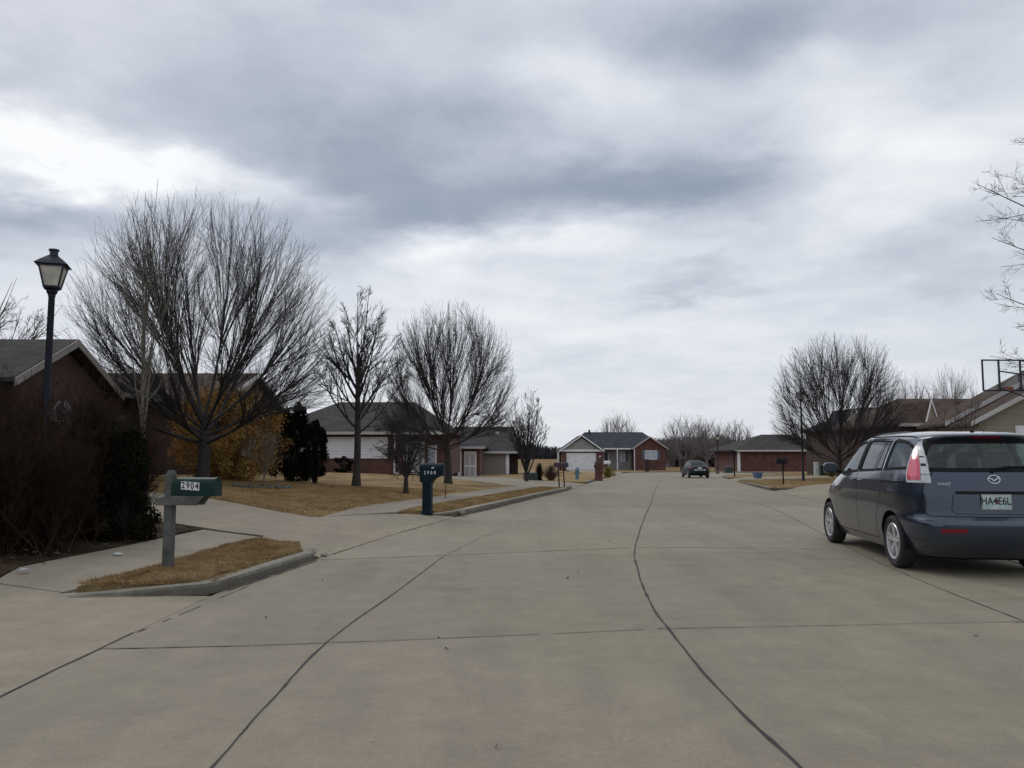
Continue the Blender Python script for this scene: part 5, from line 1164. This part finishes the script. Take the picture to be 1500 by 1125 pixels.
def seam(lines, fn, w, mat, name, parent, o=.002, mirror=True):
    mb = MB()
    for ln in lines:
        P = [Vector(p) for p in ln]; Q = []
        for i in range(len(P) - 1):
            n = max(1, int((P[i + 1] - P[i]).length / .04))
            for k in range(n): Q.append(P[i].lerp(P[i + 1], k / n))
        Q.append(P[-1]); vs = []
        for i, q in enumerate(Q):
            t = (Q[min(i + 1, len(Q) - 1)] - Q[max(0, i - 1)]).normalized(); n_ = Vector((-t.y, t.x)) * w / 2
            vs += [fn(q.x - n_.x, q.y - n_.y, o), fn(q.x + n_.x, q.y + n_.y, o)]
        fs = [(2 * i, 2 * i + 1, 2 * i + 3, 2 * i + 2) for i in range(len(Q) - 1)]
        mb.add(vs, fs)
        if mirror: mb.add([(x, -y, z) for x, y, z in vs], fs)
    return mb.build(name, mat, parent, fix=False)
def wheel(parent, x, y, r, w, side, spokes=5, detail=True):
    wh = bpy.data.objects.new('wheel', None); col.objects.link(wh); wh.parent = parent; wh.location = (x, y, r - .004); wh.empty_display_size = .1
    s = side; p = MB(); ri = r * .69; hw = w / 2
    p.lathe([(ri, -hw * .8), (r * .86, -hw), (r * .96, -hw * .86), (r, -hw * .55), (r, hw * .55), (r * .96, hw * .86), (r * .86, hw), (ri, hw * .8), (ri - .012, 0), (ri, -hw * .8)], 48, 'y'); p.build('tyre', M['rubber'], wh, smooth=True)
    q = MB(); f = s * hw
    q.lathe([(ri + .002, f * .82), (ri - .008, f * .90), (ri - .022, f * .84), (ri - .03, f * .4), (ri - .035, -f * .6)], 48, 'y')
    if detail:
        for k in range(spokes):
            a0 = 2 * math.pi * k / spokes + .3
            for da in (-.16, .16):
                a = a0 + da; c0, s0 = math.cos(a0 + da * .45), math.sin(a0 + da * .45); c1, s1 = math.cos(a), math.sin(a); tw = .017
                px0, pz0 = -s0 * tw, c0 * tw
                r0_, r1_ = .035, ri - .012
                vs = [(c0 * r0_ - px0, f * .62, s0 * r0_ - pz0), (c0 * r0_ + px0, f * .62, s0 * r0_ + pz0), (c1 * r1_ - s1 * -tw * .8, f * .80, s1 * r1_ + c1 * -tw * .8), (c1 * r1_ - s1 * tw * .8, f * .80, s1 * r1_ + c1 * tw * .8)]
                vs = [(c0 * r0_ + s0 * tw, f * .66, s0 * r0_ - c0 * tw), (c0 * r0_ - s0 * tw, f * .66, s0 * r0_ + c0 * tw), (c1 * r1_ - s1 * tw * .8, f * .84, s1 * r1_ + c1 * tw * .8), (c1 * r1_ + s1 * tw * .8, f * .84, s1 * r1_ - c1 * tw * .8)]
                vs += [(a_, b_ - s * .03, c_) for a_, b_, c_ in vs]
                q.add(vs, [(0, 1, 2, 3), (7, 6, 5, 4), (0, 4, 5, 1), (1, 5, 6, 2), (2, 6, 7, 3), (3, 7, 4, 0)])
        q.lathe([(0, f * .70), (.03, f * .70), (.045, f * .64), (.05, f * .5), (.05, f * .2)], 24, 'y')
    q.build('rim', M['rim'], wh, smooth=True)
    d = MB(); d.lathe([(0, f * .22), (ri - .04, f * .22), (ri - .04, f * .1), (0, f * .1)], 32, 'y'); d.build('brake_disc', M['black'], wh)
    return wh
def cutter(build):
    mb = MB(); build(mb); o = mb.build('cutter', M['black']); return o
def cut(me_obj, cutters):
    bpy.context.view_layer.update()
    for c in cutters:
        c.parent = me_obj.parent
        md = me_obj.modifiers.new('cut', 'BOOLEAN'); md.operation = 'DIFFERENCE'; md.solver = 'EXACT'; md.object = c
    dg = bpy.context.evaluated_depsgraph_get(); me = bpy.data.meshes.new_from_object(me_obj.evaluated_get(dg)); me_obj.modifiers.clear()
    old = me_obj.data; me_obj.data = me; me.name = old.name
    for c in cutters: bpy.data.objects.remove(c)
    pass

van = empty('minivan', (5.49, 9.02, 0.0), R(90 - 6.5), 'dark slate minivan parked at the right, rear and left side showing', 'minivan')
van.location.z = .004; van.scale = (1.02, 1.02, 1.02)
B = Body(xr=[(.2,.25),(.28,.12),(.35,.05),(.45,.01),(.58,0),(.62,.03),(.65,.09),(.7,.11),(.9,.12),(1.1,.15),(1.2,.19),(1.3,.24),(1.4,.30),(1.48,.345),(1.53,.33),(1.56,.27),(1.59,.26),(1.61,.33),(1.63,.6),(1.65,1.0),(1.67,1.8)],
         xf=[(.2,4.42),(.25,4.45),(.35,4.52),(.5,4.58),(.65,4.57),(.77,4.5),(.85,4.38),(.92,4.2),(.99,3.95),(1.04,3.72),(1.08,3.55),(1.15,3.42),(1.25,3.22),(1.35,3.02),(1.45,2.8),(1.55,2.52),(1.6,2.32),(1.63,2.15),(1.65,2.0),(1.67,1.85)],
         w=[(.2,.78),(.3,.83),(.45,.865),(.7,.88),(.9,.878),(1.05,.866),(1.12,.85),(1.2,.825),(1.3,.79),(1.4,.75),(1.5,.705),(1.55,.67),(1.6,.59),(1.63,.49),(1.655,.33),(1.67,.02)], xc=2.3, nr=5.2, nf=3.4)
vs, fs = B.mesh(); mb = MB(); mb.add(vs, fs); body = mb.build('body', M['paint'], van)
md = body.modifiers.new('shell', 'SOLIDIFY'); md.thickness = .028; md.offset = -1; body.data.materials.append(M['seat']); md.material_offset = 1; md.material_offset_rim = 0
RAX, FAX = .92, 3.68
qtr = [(.41,1.22),(.50,1.33),(.62,1.43),(.78,1.495),(.95,1.52),(1.16,1.535),(1.16,1.19)]
mid = [(1.27,1.185),(1.27,1.535),(1.75,1.55),(2.06,1.548),(2.10,1.155)]
frt = [(2.20,1.15),(2.16,1.545),(2.40,1.52),(2.72,1.42),(3.02,1.27),(3.28,1.10),(3.2,1.095)]
rearw = [(-.66,1.20),(.66,1.20),(.64,1.32),(.575,1.46),(.54,1.50),(-.54,1.50),(-.575,1.46),(-.64,1.32)]
wind = [(-.64,1.12),(.64,1.12),(.52,1.50),(-.52,1.50)]
def cyl(x, r=.352, zc=.33): return lambda m: m.prism([(x + r * math.cos(i * math.pi / 24), zc + r * math.sin(i * math.pi / 24)) for i in range(48)], -1.2, 1.2, 'y')
def pr(poly, a, b, ax): return lambda m: m.prism(poly, a, b, ax)
cs = [cutter(cyl(RAX)), cutter(cyl(FAX))] + [cutter(pr(p, -1.3, 1.3, 'y')) for p in (qtr, mid, frt)] + [cutter(pr(rearw, -.4, .75, 'x')), cutter(pr(wind, 2.35, 4.6, 'x'))]
cut(body, cs); sharp(body.data, 28)
# wheel arch liners and underbody
for x in (RAX, FAX):
    for s in (-1, 1):
        p = MB(); n = 20; vs = []
        for i in range(n + 1):
            a = -R(12) + (math.pi + R(24)) * i / n
            vs += [(x + .354 * math.cos(a), s * .60, .33 + .354 * math.sin(a)), (x + .354 * math.cos(a), s * .835, .33 + .354 * math.sin(a))]
        p.add(vs, [(2 * i, 2 * i + 1, 2 * i + 3, 2 * i + 2) for i in range(n)])
        c = len(vs); p.add([vs[2 * i] for i in range(n + 1)], [tuple(range(n + 1))])
        p.build('wheel_well', M['black'], van, fix=False)
p = MB(); p.box(.35, 4.2, -.58, .58, .17, .21); p.tube([(.55, .35, .24), (.55, -.35, .24)], .09, 12); p.tube([(.16, -.5, .22), (.6, -.45, .24)], .03, 10); p.build('underbody', M['black'], van)
for x in (RAX, FAX):
    for s in (-1, 1): wheel(van, x, s * .756, .317, .205, s)
p = MB(); p.tube([(RAX, -.7, .3), (RAX, .7, .3)], .035, 8); p.tube([(FAX, -.7, .3), (FAX, .7, .3)], .03, 8); p.build('axle', M['black'], van)
# glass and black surrounds
for poly in (qtr, mid, frt):
    patch(inset(poly, -.006), B.side, -.010, M['glassside'], 'side_window', van, mirror=True)
    patch(inset(poly, -.028), B.side, .0025, M['black'], 'window_seal', van, inner=inset(poly, .008), mirror=True, step=.03)
seam([[(1.52,1.19),(1.46,1.53)]], B.side, .03, M['black'], 'window_bar', van, .003)
seam([[(1.205,1.19),(1.205,1.53)]], B.side, .022, M['chrome'], 'pillar_strip', van, .0045)
seam([[(2.15,1.15),(2.115,1.55)]], B.side, .07, M['black'], 'pillar', van, .004)
patch(inset(rearw, -.01), B.rear, -.008, M['glass'], 'rear_window', van)
patch([(-.73,1.165),(.73,1.165),(.69,1.32),(.62,1.46),(.56,1.535),(-.56,1.535),(-.62,1.46),(-.69,1.32)], B.rear, .003, M['black'], 'rear_window_seal', van, inner=inset(rearw, .012), step=.03)
patch(inset(wind, -.01), B.front, -.008, M['glassside'], 'windscreen', van)
patch(inset(wind, -.03), B.front, .003, M['black'], 'windscreen_seal', van, inner=inset(wind, .012), step=.04)
# shut lines, sliding rail, cladding
seam([[(.10,1.0)], ] if False else [[(2.15,1.14),(2.17,.9),(2.17,.42),(2.2,.30)], [(1.22,1.16),(1.20,.95),(1.30,.75),(1.42,.55),(1.45,.30)], [(3.36,1.06),(3.30,.9),(3.20,.62),(3.20,.32)], [(1.45,.30),(3.2,.30)]], B.side, .008, M['black'], 'shut_line', van, .0015)
seam([[(.42,1.035),(1.2,1.03)]], B.side, .022, M['black'], 'sliding_rail', van, .003)
seam([[(-.60,1.17),(-.70,1.02),(-.735,.75),(-.68,.67),(.68,.67),(.735,.75),(.70,1.02),(.60,1.17)]], B.rear, .009, M['black'], 'tailgate_line', van, .0015, mirror=False)
seam([[(-.42,.935),(.42,.935)]], B.rear, .035, M['black'], 'handle_recess', van, .003, mirror=False)
seam([[(-.44,.92),(-.47,.74),(-.42,.70),(.42,.70),(.47,.74),(.44,.92)]], B.rear, .007, M['black'], 'plate_recess', van, .0015, mirror=False)
seam([[(.14,.615),(.5,.655),(.62,.66)]], B.side, .006, M['black'], 'bumper_line', van, .0015)
seam([[(.2,.40),(.52,.40)]], B.side, .005, M['black'], 'lower_line', van, .0015)
# bumper step with lighter upper face
patch([(-.16,.625),(-.12,.71),(-.02,.735),(.20,.735),(.22,.70),(.20,.62)][::1], B.corner, .004, M['paint'], 'bumper_corner', van, step=.03)
patch([(-.16,.625),(-.12,.71),(-.02,.735),(.20,.735),(.22,.70),(.20,.62)][::1], lambda u, z, o: (lambda q: (q[0], -q[1], q[2]))(B.corner(u, z, o)), .004, M['paint'], 'bumper_corner', van, step=.03)
# tail lamps
lamp = [(-.225,1.04),(.10,1.035),(.122,1.08),(.130,1.14),(.124,1.21),(.106,1.28),(.082,1.35),(.05,1.42),(.012,1.49),(-.03,1.545),(-.065,1.49),(-.10,1.42),(-.135,1.34),(-.17,1.24),(-.20,1.14)]
red = [(-.105,1.072),(.088,1.072),(.106,1.14),(.098,1.22),(.072,1.32),(.03,1.42),(.002,1.455),(-.030,1.41),(-.07,1.28),(-.095,1.15)]
for s in (1, -1):
    fn = (lambda u, z, o: B.corner(u, z, o)) if s == 1 else (lambda u, z, o: (lambda q: (q[0], -q[1], q[2]))(B.corner(u, z, o)))
    lo = patch(lamp, fn, .014, M['lampclear'], 'tail_lamp', van, step=.025)
    # skirt so the lamp stands proud
    d = dens(lamp, .03); n = len(d); sk = MB(); sk.add([fn(a, b, .014) for a, b in d] + [fn(a, b, -.01) for a, b in d], [(i, (i + 1) % n, (i + 1) % n + n, i + n) for i in range(n)]); sk.build('lamp_rim', M['lampclear'], lo)
    patch(red, fn, .020, M['lampred'], 'red_lens', lo, step=.025)
    patch(inset(red, .03), fn, .0225, pm('lens_pink', (.72, .10, .17), (.55, .05, .10), 30, .15, coat=1), 'bulb_zone', lo, step=.02)
    patch([(-.16,1.23),(-.09,1.23),(-.085,1.26),(-.145,1.26)], fn, .0165, M['black'], 'lens_bar', lo)
    patch([(-.125,1.33),(-.06,1.33),(-.055,1.345),(-.11,1.345)], fn, .0165, M['black'], 'lens_bar', lo)
    patch([(-.20,1.135),(-.085,1.135),(-.085,1.141),(-.20,1.141)], fn, .0165, M['black'], 'lens_bar', lo)
patch([(-.62,.535),(-.36,.54),(-.36,.50),(-.60,.49)], B.rear, .004, M['reflector'], 'reflector', van); patch([(.36,.54),(.62,.535),(.60,.49),(.36,.50)], B.rear, .004, M['reflector'], 'reflector', van)
patch([(-.17,1.545),(.17,1.545),(.16,1.57),(-.16,1.57)], B.rear, .004, M['reflector'], 'brake_light', van)
# emblem, badge, plate
def rearrot(z):
    a = B.rear(0, z - .03); b = B.rear(0, z + .03); return math.atan2(b[0] - a[0], .06)
def on_rear(z, y=0, o=.0): q = B.rear(y, z, o); return q
zq = 1.085; q = on_rear(zq, 0, .006); e = bpy.data.objects.new('emblem', None)
p = MB(); ringp = [(0, .062 * math.cos(i * math.pi / 18), .046 * math.sin(i * math.pi / 18)) for i in range(37)]; p.tube(ringp, .0065, 6, cap=False)
for s in (-1, 1): p.tube([(0, s * .056, .016), (0, s * .035, .010), (0, s * .014, -.004), (0, 0, -.020)], [.004, .0075, .007, .005], 6)
em = p.build('emblem', M['chrome'], van, smooth=True); em.location = q; em.rotation_euler = (0, rearrot(zq), 0)
q = on_rear(1.035, .49, .004)
tm_ = textmesh('badge', 'mazda 5', .058, M['lampclear'], van, q, (R(90), 0, R(-90)), .002, 1.1, .0008); tm_.rotation_euler = (R(90) - rearrot(1.035) * 0, 0, R(-90) + R(0)); tm_.location = q
zq = .835; q = on_rear(zq, 0, .012)
p = MB(); p.box(-.004, .004, -.15, .15, -.076, .076); pl = p.build('number_plate', M['plate'], van, bevel=.002); pl.location = q
textmesh('plate_text', 'HA4', .115, M['ink'], pl, (-.0065, .079, .008), (R(90), 0, R(-90)), .0008, .80, .0012); textmesh('plate_text', 'E6L', .115, M['ink'], pl, (-.0065, -.079, .008), (R(90), 0, R(-90)), .0008, .80, .0012)
p = MB(); p.box(-.006, -.0045, -.013, .013, -.02, .03); p.build('plate_sticker', M['redcap'], pl)
p = MB(); p.tube([(-.0, .157, -.08), (-.0, -.157, -.08), (-.0, -.157, .08), (-.0, .157, .08), (-.0, .157, -.08)], .005, 6); p.build('plate_frame', M['trim'], pl)
# wiper, antenna, mirrors, handles, roof strips
a = B.rear(-.02, 1.205, .02); b = B.rear(-.5, 1.235, .025); p = MB(); p.tube([B.rear(.0, 1.17, .02), a, b], [.018, .012, .008], 8); p.tube([B.rear(-.12, 1.225, .018), B.rear(-.60, 1.245, .018)], .006, 6); p.build('rear_wiper', M['black'], van)
p = MB(); p.lathe([(0, 0), (.028, 0), (.02, .02), (0, .03)], 12, 'z', (.62, 0, 1.625)); p.tube([(.62, 0, 1.64), (.50, 0, 1.80)], [.005, .002], 6); p.build('antenna', M['black'], van)
for s in (1, -1):
    p = MB(); bm = bmesh.new(); bmesh.ops.create_uvsphere(bm, u_segments=20, v_segments=12, radius=1)
    vv = []
    for v in bm.verts:
        f_ = lambda c: math.copysign(abs(c) ** .6, c)
        vv.append((3.12 + f_(v.co.x) * .065 * (1 if v.co.x > 0 else .6), s * (.955 + f_(v.co.y) * .095), 1.165 + f_(v.co.z) * .078 + .0))
    p.add(vv, [tuple(v.index for v in f.verts) for f in bm.faces]); bm.free(); mo = p.build('wing_mirror', M['paint'], van, smooth=True)
    p = MB(); p.box(3.072, 3.078, s * .955 - .075, s * .955 + .075, 1.108, 1.222); p.build('mirror_glass', M['glassdark0'], mo, bevel=.002)
    p = MB(); p.tube([(3.14, s * .80, 1.11), (3.13, s * .90, 1.13)], .026, 8); p.build('mirror_stalk', M['black'], mo)
    for xx in (2.32, 1.98):
        q0 = B.side(xx - .085, 1.02, .018); q1 = B.side(xx + .085, 1.02, .018); p = MB()
        p.tube([(q0[0], s * (q0[1] - .02), 1.02), (q0[0] + .02, s * q0[1], 1.022), (q1[0] - .02, s * q1[1], 1.022), (q1[0], s * (q1[1] - .02), 1.02)], .012, 8); p.build('door_handle', M['paint'], van, smooth=True)
p = MB()
for s in (1, -1):
    pts = [(x, s * .60 * (1 if x < 2 else 1 - (x - 2) * .05), 0) for x in np.linspace(.55, 2.35, 14)]
    P = []
    for x, y, _ in pts:
        # height on roof for this x,y
        lo, hi = 1.4, 1.67
        for _ in range(22):
            mid_ = (lo + hi) / 2; xr_, xf_, w_ = B.at(mid_); A = (xf_ - B.xc) if x > B.xc else (B.xc - xr_); n = B.nf if x > B.xc else B.nr
            if abs((x - B.xc) / A) ** n + abs(y / w_) ** n < 1: lo = mid_
            else: hi = mid_
        P.append((x, y, lo + .002))
    p.tube(P, .008, 6)
p.build('roof_strip', M['black'], van)
# cabin
def seat(x, y, w=.46):
    p = MB(); p.box(x - .05, x + .45, y - w / 2, y + w / 2, .45, .62); p.prism([(x - .12, .55), (x + .02, .55), (x - .10, 1.16), (x - .20, 1.16)], y - w / 2, y + w / 2, 'y'); o = p.build('seat', M['seat'], van, bevel=.03)
    p = MB(); p.prism([(x - .24, 1.20), (x - .15, 1.20), (x - .17, 1.39), (x - .25, 1.39)], y - .13, y + .13, 'y'); p.build('headrest', M['seat'], o, bevel=.025)
    p = MB(); p.tube([(x - .17, y - .06, 1.14), (x - .19, y - .06, 1.24)], .006, 6); p.tube([(x - .17, y + .06, 1.14), (x - .19, y + .06, 1.24)], .006, 6); p.build('headrest_rod', M['chrome'], o)
for x in (1.0, 1.85, 2.75):
    for y in (-.36, .36): seat(x, y)
p = MB(); p.box(.3, 3.6, -.72, .72, .30, .34); p.box(3.2, 3.5, -.66, .66, .8, 1.04); p.build('cabin_floor', M['seat'], van)
p = MB(); ringp = [(3.02 - .06 * math.sin(i * math.pi / 12), .36 + .18 * math.cos(i * math.pi / 12), .98 + .17 * math.sin(i * math.pi / 12)) for i in range(25)]; p.tube(ringp, .014, 6, cap=False); p.build('steering_wheel', M['black'], van)
# headlamps
for s in (1, -1):
    patch([(.50,.78),(.62,.76),(.70,.84),(.62,.92),(.5,.90)], (lambda y, z, o: B.front(y, z, o)) if s == 1 else (lambda y, z, o: B.front(-y, z, o)), .006, M['lampclear'], 'headlamp', van)
patch([(-.45,.42),(.45,.42),(.5,.62),(-.5,.62)], B.front, .004, M['black'], 'grille', van)

# parked sedan in the distance
Y = 60.5; xx = XA(1025, Y)
sed = empty('sedan', (xx, Y, zr(Y) + .004), R(90 - 2), 'dark blue-grey sedan parked far down the street, seen from behind', 'car')
sed.scale = (.95, .95, .95)
S_ = Body(xr=[(.2,.2),(.3,.08),(.45,.0),(.6,.01),(.75,.04),(.88,.08),(.93,.14),(.96,.45),(1.0,.62),(1.1,.78),(1.2,.95),(1.3,1.15),(1.36,1.4),(1.39,1.7),(1.41,2.0)],
          xf=[(.2,4.3),(.4,4.45),(.6,4.42),(.75,4.2),(.85,3.8),(.92,3.4),(.96,3.25),(1.1,3.0),(1.2,2.8),(1.3,2.55),(1.36,2.35),(1.41,2.1)],
          w=[(.2,.76),(.35,.84),(.6,.86),(.85,.845),(.93,.82),(1.0,.76),(1.1,.71),(1.2,.66),(1.3,.58),(1.36,.48),(1.39,.34),(1.41,.02)], xc=2.05, nr=4.5, nf=3.5)
vs, fs = S_.mesh(72, 44); mb = MB(); mb.add(vs, fs); o = mb.build('body', M['paint2'], sed, smooth=True)
cut(o, [cutter(cyl(.85, .335, .3)), cutter(cyl(3.5, .335, .3))]); sharp(o.data, 30)
for x in (.85, 3.5):
    for s in (-1, 1): wheel(sed, x, s * .74, .31, .2, s)
M['glassdark'] = pm('sedan_glass', (.02, .035, .038), (.012, .02, .022), 3, .35, spec=.25)
patch([(-.62,1.01),(.62,1.01),(.52,1.28),(.44,1.31),(-.44,1.31),(-.52,1.28)], S_.rear, .006, M['glassdark'], 'rear_window', sed)
for poly in ([(1.05,1.0),(1.35,1.26),(2.0,1.31),(2.0,1.0)], [(2.08,1.0),(2.08,1.31),(2.45,1.25),(3.0,1.0)]): patch(poly, S_.side, .006, M['glassdark'], 'side_window', sed, mirror=True)
for s in (1, -1): patch([(s * .52, .76), (s * .80, .76), (s * .80, .88), (s * .55, .87)], S_.rear, .008, M['reflector'], 'tail_lamp', sed)
patch([(-.42,.62),(.42,.62),(.42,.68),(-.42,.68)], S_.rear, .006, M['chrome'], 'trim_strip', sed)
patch([(-.16,.72),(.16,.72),(.16,.86),(-.16,.86)], S_.rear, .006, M['plate'], 'number_plate', sed)
patch([(-.7,.30),(.7,.30),(.7,.38),(-.7,.38)], S_.rear, .006, M['black'], 'bumper_strip', sed)
for s in (1, -1):
    p = MB(); p.box(2.85, 3.0, s * .93 - .09, s * .93 + .09, .95, 1.07); p.build('wing_mirror', M['paint2'], sed, bevel=.03)

# ------------------------------------------------------------------ world: overcast sky with layered cloud
wd = bpy.data.worlds.new('World'); scene.world = wd; wd.use_nodes = True; nt = wd.node_tree
for n in list(nt.nodes): nt.nodes.remove(n)
out = N(nt, 'ShaderNodeOutputWorld'); bgn = N(nt, 'ShaderNodeBackground'); L(nt, bgn.outputs[0], out.inputs[0])
tc = N(nt, 'ShaderNodeTexCoord'); nv = N(nt, 'ShaderNodeVectorMath', operation='NORMALIZE'); L(nt, tc.outputs['Generated'], nv.inputs[0])
sp = N(nt, 'ShaderNodeSeparateXYZ'); L(nt, nv.outputs[0], sp.inputs[0])
def mth(op, a, b=None, clamp=False):
    n = nt.nodes.new('ShaderNodeMath'); n.operation = op; n.use_clamp = clamp
    for i, v in enumerate((a, b)):
        if v is None: continue
        if isinstance(v, (int, float)): n.inputs[i].default_value = v
        else: nt.links.new(v, n.inputs[i])
    return n.outputs[0]
az = mth('ARCTAN2', sp.outputs[0], sp.outputs[1]); el = mth('ARCSINE', sp.outputs[2])
# cloud plane coordinates (clouds flatten towards the horizon)
den = mth('ADD', mth('MAXIMUM', sp.outputs[2], 0.0), .16)
cb = N(nt, 'ShaderNodeCombineXYZ'); L(nt, mth('DIVIDE', sp.outputs[0], den), cb.inputs[0]); L(nt, mth('DIVIDE', sp.outputs[1], den), cb.inputs[1])
def wn(scale, detail, rough=.55, z=0.0, vec=None, dist=0.0):
    n = N(nt, 'ShaderNodeTexNoise', Scale=scale, Detail=float(detail), Roughness=rough, Distortion=dist); L(nt, vec or cb.outputs[0], n.inputs['Vector']); return n
warp = wn(1.6, 9, .58)
wsp = N(nt, 'ShaderNodeSeparateColor'); L(nt, warp.outputs['Color'], wsp.inputs[0])
azw = mth('ADD', az, mth('MULTIPLY', mth('SUBTRACT', wsp.outputs[0], .5), .34)); elw = mth('ADD', el, mth('MULTIPLY', mth('SUBTRACT', wsp.outputs[1], .5), .20))
def AE(px, py):
    r = ray(px, py); return math.atan2(r[0], r[1]), math.asin(r[2] / math.sqrt(sum(v * v for v in r)))
blobs = [(300,110,230,90,-.12),(60,90,110,70,-.10),(560,225,260,80,-.26),(1000,262,200,55,-.33),(560,318,150,48,-.24),(1080,40,300,60,-.36),(650,30,200,60,-.12),(50,280,170,36,-.34),(60,350,140,40,-.16),
         (1360,375,150,38,-.16),(1030,405,110,18,-.18),(1200,455,160,22,-.10),(820,545,90,16,-.07),(950,580,140,10,-.05),(780,420,80,20,-.05),(820,290,160,50,-.12),(1450,330,120,30,-.05),(1420,60,150,60,-.08),(360,330,130,40,-.14),
         (50,190,180,36,.28),(290,252,150,26,.27),(170,225,120,34,.08),(660,375,70,34,.22),(450,270,70,40,.10),(860,95,110,45,.24),(1330,200,150,90,.10),(1230,70,60,30,.10),(800,370,140,30,.12),(930,470,300,50,.10),(160,90,60,60,.10),(850,600,400,50,.04),(1330,170,220,160,.05),(560,250,300,80,-.12),(1000,270,200,60,-.06),(300,60,260,90,-.06)]
acc = None
for px, py, sx, sy, amp in blobs:
    a0, e0 = AE(px, py); sa = abs(AE(px + sx, py)[0] - a0); se = abs(AE(px, py - sy)[1] - e0)
    u = mth('MULTIPLY', mth('SUBTRACT', azw, a0), 1 / sa); v = mth('MULTIPLY', mth('SUBTRACT', elw, e0), 1 / se)
    d2 = mth('ADD', mth('MULTIPLY', u, u), mth('MULTIPLY', v, v)); gg = mth('MULTIPLY', mth('EXPONENT', mth('MULTIPLY', d2, -.8)), amp)
    acc = gg if acc is None else mth('ADD', acc, gg)
f1 = mth('MULTIPLY', mth('SUBTRACT', wn(1.3, 8, .55).outputs['Fac'], .5), .34)
f2 = mth('MULTIPLY', mth('SUBTRACT', wn(3.6, 8, .58, dist=.3).outputs['Fac'], .5), .36)
fade = mth('MULTIPLY', el, 3.0, True)
fade2 = mth('ADD', mth('MULTIPLY', fade, .75), .25)
val = mth('ADD', mth('ADD', .75, acc), mth('MULTIPLY', mth('ADD', f1, f2), fade2))
cr = N(nt, 'ShaderNodeValToRGB'); e = cr.color_ramp.elements
stops = [(.15, (.25, .315, .39)), (.35, (.345, .40, .485)), (.55, (.525, .567, .655)), (.75, (.725, .76, .825)), (.95, (.97, .985, 1.0))]
while len(e) < len(stops): e.new(.5)
for i, (p_, c_) in enumerate(stops): e[i].position = p_; e[i].color = c_ + (1,)
L(nt, val, cr.inputs['Fac'])
sky = N(nt, 'ShaderNodeTexSky'); sky.sky_type = 'NISHITA'; sky.sun_disc = False; sky.sun_elevation = R(38); sky.sun_rotation = R(-35)
sk = nt.nodes.new('ShaderNodeVectorMath'); sk.operation = 'SCALE'; sk.inputs[3].default_value = .08; L(nt, sky.outputs[0], sk.inputs[0])
cc = mixc(nt, .93, sk.outputs[0], cr.outputs['Color'])
# below the horizon
cc2 = mixc(nt, mth('MULTIPLY', mth('ADD', sp.outputs[2], .01), 60, True), (.16, .14, .11), cc)
L(nt, cc2, bgn.inputs['Color']); bgn.inputs['Strength'].default_value = 1.0
sun = bpy.data.lights.new('sun', 'SUN'); sun.energy = .7; sun.angle = R(18); sun.color = (1, .96, .9)
so = bpy.data.objects.new('sun', sun); col.objects.link(so)
el_, az_ = R(38), R(-35); dvec = Vector((math.sin(az_) * math.cos(el_), math.cos(az_) * math.cos(el_), math.sin(el_)))
so.rotation_euler = dvec.to_track_quat('Z', 'Y').to_euler(); so.location = dvec * 50

# ------------------------------------------------------------------ camera
cd = bpy.data.cameras.new('camera'); cd.sensor_width = 36; cd.lens = F / 1500 * 36; cd.clip_start = .05; cd.clip_end = 6000
co = bpy.data.objects.new('camera', cd); col.objects.link(co); co.location = (0, 0, CAMH); co.rotation_euler = (R(90) + PITCH, 0, 0)
scene.camera = co
scene.view_settings.view_transform = 'Standard'; scene.view_settings.look = 'None'; scene.view_settings.exposure = 0; scene.view_settings.gamma = 1
scene.cycles.max_bounces = 8; scene.cycles.transparent_max_bounces = 16
